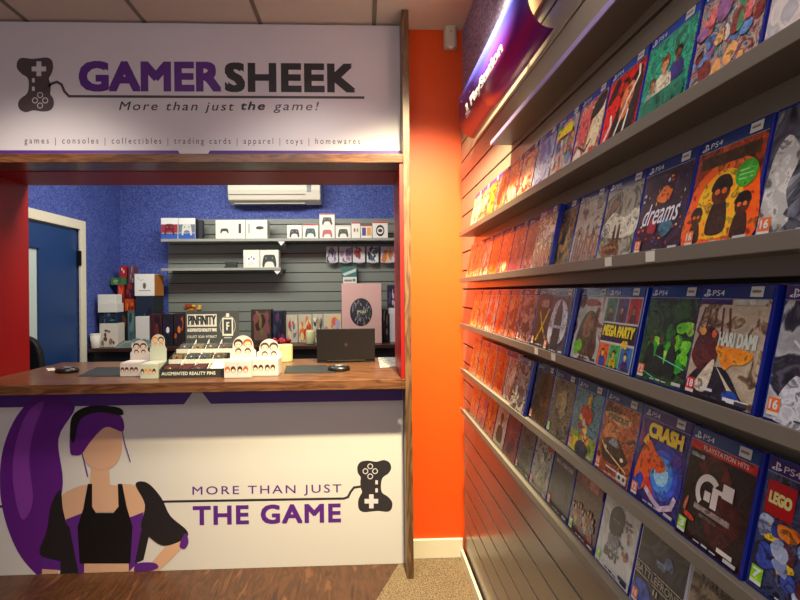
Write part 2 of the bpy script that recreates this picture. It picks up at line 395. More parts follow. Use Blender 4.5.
btext(sp, bfn, bp, 'game!', 273.5, 319, 101.5, 113, mat((80, 72, 78), .4), bold=.006, shear=.22, space=1.25)
btext(sp, bfn, bp, 'games | consoles | collectibles | trading cards | apparel | toys | homewares', 24.5, 360, 137.5, 145.5, mat((44, 38, 46), .5), bold=.0, space=1.5)
m_ = MB(); ik = Ink(m_, bfn)
zt = bp(200, 150.5)[1]; a0, a1, b0, b1 = bp(178, 151)[0], bp(210, 151)[0], bp(184, 155)[0], bp(204, 155)[0]
ik.P([(-3.3, 2.1925), (b0, 2.1925), (a0, zt), (-3.3, zt)], PUR); ik.P([(b1, 2.1925), (.2035, 2.1925), (.2035, zt), (a1, zt)], PUR)
child(m_, 'edge_stripe', sp)
sb = MB().box(-3.4, .2045, CF, 2.639, 2.146, 2.191, WOODH).build('sign_shelf_board', bevel=.002)
tag(sb, 'long wooden ledge board running under the white shop sign', 'ledge')

# ---- motion sensor on the orange wall
p = at(449.5, 40, Y=YF); ms = empty('alarm_sensor', (p.x, YF, p.z)); tag(ms, 'small white motion sensor high in the corner of the orange wall', 'sensor')
SW = mat((214, 200, 180), .35)
b_ = MB(); pr = [(-.036, 0), (-.036, -.03), (-.02, -.048), (.02, -.048), (.036, -.03), (.036, 0)]
b_.prism([(x, y-.001, -.062) for x, y in pr], (0, 0, .135), SW); b_.build('sensor_housing', ms, bevel=.006)
MB().prism([(-.017, -.0485, -.05), (.017, -.0485, -.05), (.012, -.046, -.07), (-.012, -.046, -.07)], (0, .012, 0), mat((235, 228, 215), .2)).build('lens', ms, bevel=.002)
MB().box(-.003, .003, -.0495, -.048, .02, .026, mat((120, 40, 30), .3)).build('indicator', ms)
# plaster marks left on the orange wall
for i, (x, y) in enumerate(((420, 260), (438, 267), (452, 248), (452, 303), (435, 340), (449, 401))):
    pp = at(x, y, Y=YF); mk = MB()
    mk.lathe(0, 0, [(.0045, 0), (.0040, .0012), (.0018, .0016)], mat((150, 80, 36), .9), 10)
    o = mk.build('filled_screw_hole'); o.location = (pp.x, YF, pp.z); o.rotation_euler = (PI/2, 0, 0)
    tag(o, ['leftmost filled screw hole in the orange wall above counter height', 'filled screw hole right of centre on the orange wall', 'highest filled screw hole beside the slatted wall', 'filled screw hole in the orange wall beside the middle shelf', 'filled screw hole in the orange wall at sign stripe height of the counter gap', 'lowest filled screw hole in the orange wall'][i], 'wall mark', 'filled screw holes in the orange wall')

# ================================================================= SLATTED DISPLAY WALL
SLAT = mat((142, 134, 118), .24, vary=.03, scale=5)
SX = .545
sw = empty('slatwall_panel', (SX, 2.655, 0)); tag(sw, 'grey laminate slatted wall panel holding the shelves of games', 'wall panel')
s_ = MB(); z = .052; zs = [1.491+.1*n for n in range(-14, 10)]
prev = .052
for g in zs:
    if g < .1: continue
    s_.box(SX, .5595, -1.6, 2.655, prev, g-.004, SLAT); prev = g+.004
s_.box(SX, .5595, -1.6, 2.655, prev, 2.43, SLAT)
o = s_.build('slats', bevel=.0015); o.parent = sw; o.location = (-SX, -2.655, 0)
gb = MB().box(.5565, .5597, -1.6, 2.654, .09, 2.42, mat((22, 20, 18), .7)); o = gb.build('groove_backing'); o.parent = sw; o.location = (-SX, -2.655, 0)

SHELF = mat((116, 110, 98), .4, vary=.03, scale=8)
SHZ = [1.767, 1.544, 1.326, 1.107, .911]   # top of lip
names = ['top', 'second', 'middle', 'fourth', 'bottom']
LIPX = .465
TICK = mat((225, 220, 205), .5)
tickets = {1: [651, 609], 2: [536, 553], 3: [], 0: [], 4: []}
for i, zt_ in enumerate(SHZ):
    sh = empty('display_shelf', (SX, 1.4, zt_-.02)); tag(sh, f'long grey metal shelf carrying the {names[i]} row of game cases', 'shelf', None)
    y0, y1 = .05, 2.335
    b = MB().box(LIPX+.0045, SX-.0005, y0, y1, zt_-.021, zt_-.007, SHELF); o = b.build('shelf_board', bevel=.001); o.parent = sh; o.location = (-SX, -1.4, -(zt_-.02))
    b = MB().box(LIPX, LIPX+.004, y0, y1, zt_-.022, zt_, SHELF); o = b.build('front_lip', bevel=.0012); o.parent = sh; o.location = (-SX, -1.4, -(zt_-.02))
    for px in tickets[i]:
        yy = at(px, 300, X=LIPX).y; b = MB().box(LIPX-.0012, LIPX-.0002, yy-.012, yy+.012, zt_-.019, zt_-.002, TICK); o = b.build('price_ticket'); o.parent = sh; o.location = (-SX, -1.4, -(zt_-.02))
    for yy in ():
        b = MB().prism([(LIPX+.02, yy, zt_-.022), (SX-.0005, yy, zt_-.022), (SX-.0005, yy, zt_-.05)], (0, .003, 0), SHELF); o = b.build('bracket'); o.parent = sh; o.location = (-SX, -1.4, -(zt_-.02))
sh = empty('display_shelf', (SX, 1, 2.02)); tag(sh, 'short empty grey shelf above the top row of game cases', 'shelf')
b = MB().box(LIPX+.0045, SX-.0005, .05, 1.74, 2.013, 2.024, SHELF); o = b.build('shelf_board', bevel=.001); o.parent = sh; o.location = (-SX, -1, -2.02)
b = MB().box(LIPX, LIPX+.004, .05, 1.74, 2.011, 2.026, mat((150, 138, 190), .3)); o = b.build('front_lip', bevel=.0012); o.parent = sh; o.location = (-SX, -1, -2.02); o['label'] = 'lilac tinted front lip'

# ---- curved header sign on the slats
hs = empty('curved_header_sign', (SX, 1.8, 2.2)); tag(hs, 'curved blue and purple header sign with white lettering above the shelves', 'sign')
HM = bpy.data.materials.new('header_print'); HM.use_nodes = True; nt = HM.node_tree; bs = nt.nodes['Principled BSDF']; bs.inputs['Roughness'].default_value = .25
tc = nt.nodes.new('ShaderNodeTexCoord'); sx_ = nt.nodes.new('ShaderNodeSeparateXYZ'); cr = nt.nodes.new('ShaderNodeValToRGB'); mr = nt.nodes.new('ShaderNodeMapRange')
nt.links.new(tc.outputs['Object'], sx_.inputs[0]); nt.links.new(sx_.outputs['Z'], mr.inputs['Value'])
mr.inputs['From Min'].default_value = 2.20; mr.inputs['From Max'].default_value = 2.40
nt.links.new(mr.outputs['Result'], cr.inputs['Fac'])
for i, (pos, c) in enumerate(((0, (74, 24, 110)), (.26, (150, 24, 84)), (.5, (84, 32, 130)), (.8, (56, 60, 160)))):
    e = cr.color_ramp.elements[i] if i < 2 else cr.color_ramp.elements.new(pos)
    e.position = pos; e.color = rgb(c)
nt.links.new(cr.outputs['Color'], bs.inputs['Base Color'])
hy0, hy1 = 1.335, 2.30
# profile (X, Z) of the bent sheet, upper outer edge to the wall below
prof = []
for k in range(17):
    a = k/16*PI/2
    prof.append((.540-.078*math.cos(a)**.9 if k < 16 else .540, 2.335-.118*math.sin(a)))
prof = [(.463, 2.40), (.462, 2.36)]+prof
b = MB()
for xa, za in prof: b.v += [(xa, hy1, za), (xa, hy0, za)]
for i in range(len(prof)-1): b.f.append((2*i+2, 2*i+3, 2*i+1, 2*i)); b.m.append(b.mi(HM))
o = b.build('curved_face', smooth=True); o.parent = hs; o.location = (-SX, -1.8, -2.2)
so = o.modifiers.new('solid', 'SOLIDIFY'); so.thickness = .003; so.offset = -1
def hfn(u, v, w):
    """u along the wall (towards the camera), v 0..1 along the profile from top"""
    t = max(0, min(.999, v))*(len(prof)-1); i = int(t); f = t-i
    x = prof[i][0]*(1-f)+prof[i+1][0]*f; z = prof[i][1]*(1-f)+prof[i+1][1]*f
    dx, dz_ = prof[i+1][0]-prof[i][0], prof[i+1][1]-prof[i][1]; L = math.hypot(dx, dz_)
    nx, nz = dz_/L, -dx/L
    if nx > 0: nx, nz = -nx, -nz
    return (x+nx*w, u, z+nz*w)
WT = mat((225, 225, 235), .3)
b = MB(); ik = Ink(b, lambda u, v, w: hfn(u, v, w), .0012)
ik.text('PlayStation', 2.06, 1.58, .44, .20, WT, bold=.02)
o = b.build('lettering'); o.parent = hs; o.location = (-SX, -1.8, -2.2)
b = MB(); ik = Ink(b, lambda u, v, w: hfn(u, v, w), .0012)
ik.text('P', 2.145, 2.105, .42, .20, WT, bold=.03); ik.text('S', 2.175, 2.09, .45, .34, WT, bold=.03)
o = b.build('logo_mark'); o.parent = hs; o.location = (-SX, -1.8, -2.2)
b = MB().box(.47, SX-.0005, hy1-.012, hy1, 2.33, 2.345, SHELF).box(.47, SX-.0005, hy0+.02, hy0+.032, 2.33, 2.345, SHELF)
b = MB().box(.535, SX-.0005, hy0+.01, hy1-.01, 2.34, 2.40, mat((190, 150, 110), .5)); o = b.build('mounting_rail'); o.parent = hs; o.location = (-SX, -1.8, -2.2)
b = MB().box(.4665, SX-.0005, hy1-.10, hy1-.085, 2.36, 2.37, SHELF).box(.4665, SX-.0005, hy0+.20, hy0+.215, 2.36, 2.37, SHELF); o = b.build('arm'); o.parent = hs; o.location = (-SX, -1.8, -2.2)

# ================================================================= GAME CASES
CW, CH, CD = .1345, .1705, .0140
SHELL = mat((22, 36, 132), .12, spec=.6, coat=.6)
SHELLC = mat((196, 196, 200), .12, spec=.6)
HB = mat((16, 50, 110), .18, coat=.5); HBB = mat((34, 84, 178), .18, coat=.5); HBP = mat((70, 30, 110), .18)
WHT = mat((222, 222, 226), .2); STK = mat((206, 206, 196), .35); BK = mat((18, 16, 18), .2)
def rich(c, g=1.35, st=1.3):
    m_ = sum(c)/3; c = [m_+(v-m_)*st for v in c]
    return tuple(int(255*(max(0, min(255, v))/255)**g) for v in c)
def busy(cols):
    out = []
    for i, c in enumerate(cols):
        if sum(c) > 470: out += [tuple(int(v*.86) for v in c), tuple(int(v*.97) for v in c)]; continue
        c = rich(c); out += [c, tuple(int(v*.45) for v in c), tuple(min(250, int(v*1.05+26)) for v in c)][:3]
    return out[:14]
_gc = {}
def GC(c):
    k0_ = c
    if c not in _gc:
        k_ = c
        if sum(c) > 640 or c == (26, 22, 24): _gc[c] = mat(c, .2, coat=.4)
        else:
            k_ = c; c = rich(c, 1.2, 1.25); d = tuple(int(v*.5) for v in c); l = tuple(min(245, int(v*1.1+18)) for v in c); l2 = tuple(min(250, int(v*.9+36)) for v in c)
            _gc[k_] = ramp_mat([d, c, c, l, d, l2], scale=55, rough=.3, detail=8, dist=.5, lo=.34, hi=.7, coat=.15, seed=sum(c)*.01)
    return _gc[k0_]
def GP(c): return mat(c, .2, coat=.4)
U0, U1, V0, V1 = -.0635, .0635, .0035, .149
HV = .1665
RNG = random.Random(5)
def blob(ik, u, v, a, b, c, w=.0006, k=9, j=.28, rng=RNG):
    pts = [(u+a*(1+rng.uniform(-j, j))*math.cos(2*PI*i/k), v+b*(1+rng.uniform(-j, j))*math.sin(2*PI*i/k)) for i in range(k)]
    pts = [(min(U1, max(U0, x)), min(V1, max(V0, y))) for x, y in pts]
    ik.shape(pts, GC(c), w, 3)
def pslogo(ik, u, v, s, m):
    """small P over S mark"""
    ik.P([(u, v), (u+s*.22, v-s*.06), (u+s*.22, v+s), (u, v+s*1.05)], m)
    ik.shape([(u+s*.22, v+s), (u+s*.55, v+s*.9), (u+s*.62, v+s*.65), (u+s*.42, v+s*.5), (u+s*.4, v+s*.75), (u+s*.22, v+s*.85)], m, .0001, 3)
    ik.shape([(u-s*.5, v+s*.22), (u-s*.1, v+s*.38), (u-s*.1, v+s*.24), (u-s*.25, v+s*.16), (u-s*.1, v+s*.12), (u-s*.1, v), (u-s*.45, v+s*.04)], m, .0001, 3)
    ik.shape([(u+s*.3, v+s*.34), (u+s*.65, v+s*.4), (u+s*.9, v+s*.25), (u+s*.4, v+s*.02), (u+s*.3, v+s*.13), (u+s*.6, v+s*.24), (u+s*.3, v+s*.24)], m, .0001, 3)

def game_case(row, k, ynear, spec, dx=0.0):
    """ynear: edge nearest the camera along the wall"""
    look, cols, opt = spec
    lean = math.radians(12)
    base = SHZ[row]-.0065
    root = empty('game_case', (.4785-dx+.009, ynear+CW/2, base), (-lean, 0, -PI/2))
    r = random.Random(row*100+k*7+3)
    b = MB().box(-CW/2, CW/2, 0, CD, 0, CH, SHELLC if opt.get('clear') else SHELL)
    b.build('case_shell', root, bevel=.0018)
    fn = lambda u, v, w: (u, -w, v)
    near = ynear < 1.5
    hdr = opt.get('header', 'blue')
    top = V1 if hdr else HV
    # cover sheet with its printed texture
    cm = ramp_mat(busy(cols), scale=opt.get('scale', 30), detail=9, rough=.3, seed=row*31+k*5.3+1, dist=opt.get('dist', 1.4), lo=.30, hi=.70, coat=.15, voro=opt.get('voro', False), stretch=opt.get('st', (1, 1, 1)))
    b = MB(); ik = Ink(b, fn, .0003); ik.rect(U0, U1, V0, top, cm)
    b.build('cover_sheet', root)
    if opt.get('art'):
        b = MB(); ik = Ink(b, fn, .0006); opt['art'](ik, r)
        b.build('cover_artwork', root)
    elif near or True:
        b = MB(); ik = Ink(b, fn, .0006)
        rr = random.Random(row*77+k)
        for q_ in range(5):
            blob(ik, rr.uniform(-.03, .03), rr.uniform(.03, .11), rr.uniform(.010, .022), rr.uniform(.014, .03), cols[rr.randrange(len(cols))], .0001*q_, 7, .35, rr)
        b.build('cover_artwork', root)
    if near and opt.get('art'):
        b = MB(); ik = Ink(b, fn, .0015); c_ = GP((200, 200, 200)) if sum(cols[0]) < 420 else GP((60, 60, 66))
        for q_ in range(3): ik.rect(-.022+.016*q_, -.010+.016*q_, .0075, .0095+.001*(q_ % 2), c_)
        ik.rect(.036, .058, .0075, .0125, c_); b.build('foot_print', root)
    if opt.get('title'):
        b = MB(); ik = Ink(b, fn, .0016)
        for t in opt['title']: ik.text(t[0], t[1], t[2], t[3], t[4], GP(t[5]), bold=t[6] if len(t) > 6 else .03, shear=t[7] if len(t) > 7 else 0)
        b.build('title_lettering', root)
    if hdr:
        hm = {'blue': HB, 'bright': HBB, 'purple': HBP, 'red': GC((150, 30, 34)), 'dark': GC((40, 44, 60))}[hdr]
        b = MB(); ik = Ink(b, fn, .0005); ik.rect(U0, U1, V1+.0006, HV, hm)
        ik.rect(U0, U1, V1-.0003, V1+.0008, mat((140, 140, 160), .3), .0003)
        hb = b.build('header_band', root)
        if near and hdr != 'dark':
            b = MB(); ik = Ink(b, fn, .0012); pslogo(ik, -.053, .1525, .0105, WHT); ik.text('PS4', -.041, -.018, .1535, .1618, WHT, bold=.0)
            b.build('header_lettering', hb)
    if opt.get('sticker', row in (0, 1, 2, 3)):
        su = .038+r.uniform(-.002, .004)
        b = MB(); ik = Ink(b, fn, .0014); ik.rect(su-.010, su+.011, .1525, .1665, STK); ik.rect(su-.007, su+.007, .158, .1615, mat((120, 110, 100), .4), .0003)
        b.build('price_sticker', root)
    ag = opt.get('age')
    if ag:
        b = MB(); ik = Ink(b, fn, .0016); c = {'18': (190, 40, 40), '16': (222, 130, 50), '12': (222, 130, 50), '7': (150, 196, 50), '3': (150, 196, 50)}[ag]
        ik.rect(U0+.004, U0+.021, .008, .0295, mat((225, 222, 215), .2)); ik.rect(U0+.004, U0+.021, .0125, .0295, GC(c), .0002)
        ik.text(ag, U0+.0065, U0+.0185, .0155, .027, WHT, bold=.03, w=.0004)
        b.build('age_rating_badge', root)
    return root
# ---- artwork of the covers that show large (plain shapes, no characters)
def a_white_swirl(ik, r):
    for i in range(9): blob(ik, r.uniform(-.05, .05), r.uniform(.02, .13), .03, .012, [(200, 190, 196), (225, 215, 210), (170, 160, 176)][i % 3], .0001*i, 9, .4, r)
def a_collage(ik, r):
    for i in range(34): blob(ik, r.uniform(-.055, .055), r.uniform(.015, .14), r.uniform(.006, .014), r.uniform(.008, .018), [(196, 120, 120), (110, 140, 180), (220, 170, 120), (150, 110, 150), (90, 140, 110), (210, 200, 190), (120, 60, 60)][i % 7], .00006*i, 7, .4, r)
def person(ik, u, v, s, skin, cloth, hair, w=0):
    """plain little figure: shoulders, neck, head, hair"""
    ik.shape([(u-s*.55, v), (u-s*.5, v+s*.75), (u-s*.15, v+s*.95), (u+s*.15, v+s*.95), (u+s*.5, v+s*.75), (u+s*.55, v)], GC(cloth), w, 3)
    ik.rect(u-s*.1, u+s*.1, v+s*.85, v+s*1.1, GC(skin), w+.0001)
    ik.ell(u, v+s*1.3, s*.24, s*.31, GC(skin), w+.0002); ik.shape([(u-s*.28, v+s*1.3), (u-s*.25, v+s*1.6), (u, v+s*1.72), (u+s*.26, v+s*1.6), (u+s*.28, v+s*1.3), (u+s*.1, v+s*1.48), (u-s*.12, v+s*1.45)], GC(hair), w+.0003, 3)
def a_smoke(ik, r):
    ik.shape([(-.06, .01), (-.058, .1), (-.04, .13), (-.02, .1), (-.03, .06), (-.02, .02)], GC((196, 194, 190)), .0001); ik.shape([(-.0, .06), (-.01, .1), (.03, .14), (.06, .12), (.058, .07), (.03, .05)], GC((74, 78, 92)), .0002); blob(ik, .01, .03, .03, .02, (120, 122, 132), .0003, 10, .35, r)
def a_teal(ik, r):
    person(ik, -.035, .035, .03, (190, 140, 110), (150, 150, 140), (90, 60, 40)); person(ik, .028, .06, .032, (120, 80, 60), (60, 60, 120), (30, 24, 20), .0004)
    person(ik, -.004, .045, .04, (200, 150, 120), (210, 200, 180), (120, 70, 40), .0008)
    ik.shape([(-.055, .012), (-.05, .045), (0, .052), (.055, .05), (.05, .016), (0, .01)], GC((40, 120, 100)), .0014)
def a_red(ik, r):
    ik.P([(-.06, V0), (-.06, .14), (-.03, .14), (.02, .03), (.03, V0)], GC((206, 40, 24)), .0001)
    ik.shape([(-.03, .0), (-.02, .06), (.02, .12), (.055, .13), (.06, .06), (.04, .0035)], GC((40, 26, 24)), .0002)
    ik.shape([(.0, .05), (.0, .1), (.03, .118), (.04, .09), (.02, .05)], GC((200, 130, 90)), .0003)
    ik.line([(-.01, .02), (.02, .08), (.05, .12), (.045, .14)], .006, GC((230, 220, 200)), .0005); ik.line([(-.05, .02), (-.03, .05), (-.035, .07)], .007, GC((230, 225, 215)), .0004)
    ik.line([(.02, .01), (.03, .06)], .006, GC((230, 225, 215)), .0004); ik.shape([(-.06, .1), (-.04, .14), (-.02, .14), (-.03, .11)], GC((24, 20, 20)), .0003)
def a_manga(ik, r):
    ik.shape([(-.05, .06), (-.045, .12), (-.01, .135), (0, .1), (-.015, .06)], GC((206, 110, 110)), .0001)
    ik.shape([(.0, .02), (.01, .09), (.04, .14), (.062, .13), (.055, .05), (.03, .01)], GC((226, 206, 176)), .0002); ik.shape([(.0, .1), (.02, .14), (.06, .145), (.05, .11)], GC((26, 20, 20)), .0003)
    ik.shape([(-.06, .0035), (-.04, .05), (-.02, .03), (-.01, .0035)], GC((236, 220, 200)), .0002); ik.line([(-.04, .05), (.0, .03), (.02, .05)], .006, GC((30, 24, 24)), .0004); blob(ik, .03, .02, .015, .014, (190, 50, 40), .0005, 8, .3, r)
def a_rats(ik, r):
    ik.shape([(-.063, .0035), (-.06, .09), (-.03, .12), (.0, .125), (.04, .12), (.062, .09), (.063, .0035)], GC((226, 110, 30)), .0001)
    ik.shape([(-.04, .02), (-.045, .08), (-.015, .11), (.02, .108), (.04, .07), (.035, .02)], GC((246, 176, 50)), .0002)
    for u, v, s in ((-.044, .012, .7), (.042, .012, .8), (-.002, .022, 1.1)):
        ik.shape([(u-.016*s, v), (u-.014*s, v+.032*s), (u-.006*s, v+.042*s), (u+.006*s, v+.042*s), (u+.014*s, v+.032*s), (u+.016*s, v)], GC((60, 34, 22)), .0003)
        ik.ell(u, v+.052*s, .016*s, .015*s, GC((84, 46, 30)), .0004); ik.shape([(u-.017*s, v+.056*s), (u-.010*s, v+.074*s), (u+.010*s, v+.074*s), (u+.017*s, v+.056*s)], GC((34, 26, 24)), .0005)
        ik.ell(u-.006*s, v+.054*s, .0045*s, .004*s, GC((206, 120, 60)), .0006); ik.ell(u+.006*s, v+.054*s, .0045*s, .004*s, GC((206, 120, 60)), .0006)
    ik.ell(.040, .098, .019, .019, GC((76, 156, 60)), .0008)
    for i in range(3): ik.rect(.028, .052, .090+.006*i, .092+.006*i, GC((170, 220, 150)), .0009)
    ik.rect(-.055, .055, .122, .140, GC((70, 56, 36)), .0003)
def a_dreams(ik, r):
    for i in range(40): ik.ell(r.uniform(-.058, .058), r.uniform(.01, .14), r.uniform(.001, .004), r.uniform(.001, .004), GC([(220, 90, 60), (90, 120, 190), (230, 160, 70), (150, 60, 130), (220, 210, 220)][i % 5]), .0001+.00001*i, 8)
    ik.shape([(-.02, .1), (.0, .12), (.02, .105), (.005, .09)], GC((226, 130, 50)), .0006); blob(ik, .02, .045, .016, .016, (60, 110, 130), .0006, 8, .3, r); blob(ik, -.02, .05, .015, .014, (150, 50, 70), .0006, 8, .3, r)
def a_pale_land(ik, r):
    ik.shape([(-.063, .06), (-.03, .1), (.02, .085), (.063, .1), (.063, .05), (0, .045)], GC((206, 204, 190)), .0001)
    ik.ring(-.045, .062, .014, .018, .002, GC((90, 96, 96)), .0003); ik.ell(-.045, .062, .008, .010, GC((130, 134, 128)), .0003)
    for u in (-.01, .006): ik.shape([(u-.005, .03), (u-.004, .065), (u, .074), (u+.004, .065), (u+.005, .03)], GC((70, 62, 54)), .0003)
    ik.ell(-.015, .022, .035, .016, GC((130, 84, 40)), .0004); ik.ell(-.015, .025, .028, .011, GC((60, 40, 26)), .0005)
    for i in range(7): ik.ell(-.035+.007*i, .026+.003*(i % 2), .0035, .0035, GC((180, 130, 60)), .0006, 8)
def a_crowd(ik, r):
    for i in range(16):
        u = -.052+.007*i; h = .05+.02*math.sin(i*1.7)
        ik.shape([(u-.005, .01), (u-.004, h), (u, h+.018), (u+.004, h), (u+.006, .01)], GC([(110, 90, 90), (150, 130, 110), (90, 100, 120), (170, 120, 90)][i % 4]), .0001+.00003*i, 3)
def a_bw(ik, r):
    ik.shape([(-.05, .04), (-.04, .12), (0, .14), (.045, .115), (.05, .05), (0, .02)], GC((188, 192, 200)), .0001)
    ik.shape([(-.02, .005), (-.022, .09), (-.008, .128), (.008, .128), (.022, .09), (.02, .005)], GC((46, 50, 60)), .0002); ik.shape([(-.01, .12), (0, .142), (.01, .12), (0, .108)], GC((60, 64, 74)), .0003)
    ik.rect(-.05, .05, .066, .073, GC((160, 160, 170)), .0004)
def a_yellow_x(ik, r):
    ik.line([(-.03, .02), (0, .06), (.03, .11)], .008, GC((206, 190, 60)), .0001); ik.line([(.035, .03), (0, .06), (-.03, .1)], .008, GC((206, 190, 60)), .0001)
    blob(ik, 0, .125, .03, .012, (150, 150, 146), .0003, 8, .3, r)
def a_demon(ik, r):
    for i in range(5): ik.line([(-.05+i*.012, .135), (-.058+i*.016, .1), (-.04+i*.013, .085)], .004, GC((110, 70, 56)), .0001)
    ik.shape([(-.062, .0035), (-.05, .04), (-.02, .05), (.01, .05), (.04, .02), (.05, .0035)], GC((40, 34, 44)), .0002)
    ik.shape([(-.06, .06), (-.05, .1), (-.03, .108), (-.012, .095), (-.01, .06), (-.03, .04)], GC((92, 46, 36)), .0003); ik.ell(-.045, .1, .006, .006, GC((226, 170, 80)), .0005); ik.ell(-.022, .098, .005, .006, GC((206, 120, 80)), .0005)
    ik.shape([(-.045, .02), (-.02, .058), (-.012, .055), (-.02, .015)], GC((206, 196, 180)), .0005); ik.P([(-.01, .055), (.03, .012), (.05, .008), (.02, .03)], GC((216, 204, 184)), .0005)
    ik.shape([(-.012, .082), (.05, .078), (.04, .062), (.02, .058), (.008, .05), (-.004, .064)], GC((216, 146, 40)), .0006)
    ik.rect(-.062, .0, .141, .1485, GC((60, 40, 90)), .0007); ik.rect(.005, .06, .141, .1485, GC((190, 186, 176)), .0007)
    ik.rect(.015, .058, .008, .014, GC((226, 226, 226)), .0008); ik.ell(.026, .016, .014, .008, GC((50, 90, 160)), .0007); ik.rect(-.03, -.006, .016, .020, GC((220, 220, 220)), .0008)
def a_ghost(ik, r):
    for i in range(14): blob(ik, r.uniform(-.05, .055), r.uniform(.03, .12), .013, .011, [(120, 190, 60), (70, 150, 50), (160, 210, 90), (50, 110, 46)][i % 4], .0001+.00004*i, 8, .4, r)
    for u in (-.035, -.008, .022): ik.shape([(u-.013, .02), (u-.011, .055), (u-.004, .07), (u+.004, .07), (u+.011, .055), (u+.013, .02)], GC((30, 40, 30)), .0008); 
    for u in (-.035, -.008, .022): ik.ell(u, .076, .0065, .008, GC((84, 70, 50)), .0009)
    ik.line([(-.02, .05), (.058, .035)], .0015, GC((130, 230, 190)), .0010); ik.line([(-.05, .02), (.0, .008)], .0015, GC((90, 200, 160)), .0010)
def a_party(ik, r):
    cols = [(60, 120, 96), (90, 70, 110), (170, 50, 40), (210, 110, 50), (80, 160, 90), (60, 120, 170)]
    for i in range(3): ik.rect(-.062+.042*i, -.023+.042*i, .098, .146, GC(cols[i]), .0001); person(ik, -.043+.042*i, .100, .018, (200, 150, 120), (90, 60, 60), (60, 30, 24), .0003)
    for i in range(3): ik.rect(-.062+.042*i, -.023+.042*i, .006, .052, GC(cols[i+3]), .0001); person(ik, -.043+.042*i, .008, .020, (220, 180, 120), [(60, 90, 160), (200, 180, 60), (90, 60, 120)][i], (60, 40, 24), .0003)
    ik.rect(-.0635, .0635, .057, .094, GC((50, 30, 60)), .0002); ik.rect(-.0635, .0635, .054, .057, GC((216, 216, 210)), .0003); ik.rect(-.0635, .0635, .094, .097, GC((216, 216, 210)), .0003)
def a_beast(ik, r):
    ik.shape([(-.04, .02), (-.045, .07), (-.02, .11), (.02, .112), (.04, .07), (.045, .02)], GC((104, 84, 64)), .0001); ik.shape([(-.02, .06), (-.02, .1), (.005, .115), (.02, .09), (.01, .06)], GC((150, 110, 80)), .0002)
    blob(ik, -.035, .03, .018, .016, (130, 180, 50), .0004, 9, .4, r); blob(ik, .03, .03, .016, .02, (90, 60, 44), .0004, 9, .4, r); blob(ik, 0, .135, .04, .008, (150, 60, 50), .0003, 9, .3, r)
def a_grey_lion(ik, r):
    ik.shape([(.0, .12), (.05, .14), (.062, .08), (.04, .03), (.0, .06)], GC((50, 44, 56)), .0002); ik.shape([(-.05, .0035), (-.03, .06), (.0, .03), (.03, .05), (.05, .0035)], GC((200, 200, 206)), .0002); ik.line([(-.04, .1), (.02, .05)], .003, GC((230, 236, 240)), .0003)
def a_bricks(ik, r):
    for i in range(26): blob(ik, r.uniform(-.055, .055), r.uniform(.02, .09), .012, .010, [(180, 190, 210), (60, 80, 150), (216, 130, 50), (226, 190, 70), (90, 50, 60), (150, 160, 190)][i % 6], .0001+.00004*i, 6, .4, r)
    ik.rect(-.058, -.018, .098, .14, GP((180, 14, 18)), .0007)
def a_gt(ik, r):
    blob(ik, -.005, .115, .03, .022, (84, 30, 26), .0001, 10, .3, r); blob(ik, .02, .06, .03, .04, (70, 20, 22), .0001, 10, .3, r); ik.ell(-.005, .115, .013, .016, GC((52, 26, 26)), .0002)
    ik.rect(U0, U1, .136, .1485, GC((176, 34, 26)), .0005)
    W = GC((226, 216, 206))
    n = 14
    for i in range(n):
        a, b_ = PI*.25+PI*1.05*i/n, PI*.25+PI*1.05*(i+1)/n
        ik.P([(-.012+.0155*math.cos(a), .082+.0165*math.sin(a)), (-.012+.0245*math.cos(a), .082+.0265*math.sin(a)), (-.012+.0245*math.cos(b_), .082+.0265*math.sin(b_)), (-.012+.0155*math.cos(b_), .082+.0165*math.sin(b_))], W, .0006)
    ik.rect(-.018, -.006, .070, .084, W, .0006); ik.rect(-.004, .008, .064, .094, W, .0006); ik.rect(-.004, .038, .094, .108, W, .0006) if False else ik.rect(.014, .034, .086, .106, W, .0006); ik.rect(-.002, .016, .088, .094, W, .0006)
    ik.rect(-.034, .036, .052, .060, GC((150, 140, 134)), .0006); ik.rect(-.02, .014, .044, .049, GC((110, 100, 96)), .0006)
    ik.ell(-.04, .036, .012, .004, GC((180, 60, 30)), .0006, 14, -.2); ik.rect(.022, .05, .014, .020, W, .0006); ik.shape([(-.055, .045), (-.05, .062), (-.047, .06), (-.05, .042)], GC((190, 120, 100)), .0006)
    ik.rect(-.058, -.03, .125, .131, GC((150, 150, 150)), .0006)
def a_crash(ik, r):
    for i, c in enumerate(((46, 60, 150), (60, 96, 190), (90, 150, 220), (170, 210, 240))): ik.ell(.012, .065, .052-.011*i, .052-.011*i, GC(c), .0001*i, 24)
    ik.shape([(-.06, .045), (-.045, .1), (-.03, .112), (-.012, .098), (.006, .092), (.02, .078), (.006, .066), (-.012, .068), (-.02, .04), (-.04, .02)], GC((220, 104, 36)), .0006)
    ik.shape([(-.062, .02), (-.045, .05), (-.03, .04), (-.045, .012)], GC((50, 80, 170)), .0008); ik.shape([(-.03, .04), (-.01, .02), (.01, .016), (.0, .03), (-.018, .05)], GC((200, 60, 40)), .0008)
    ik.line([(-.02, .03), (.0, .02), (.025, .012), (.05, .025), (.055, .04)], .009, GC((206, 190, 206)), .0009); ik.shape([(-.05, .105), (-.04, .122), (-.034, .105)], GC((236, 180, 60)), .0009)
    blob(ik, .045, .1, .012, .01, (96, 60, 150), .0004, 8, .3, r); blob(ik, -.058, .115, .008, .02, (120, 40, 110), .0004, 8, .3, r)
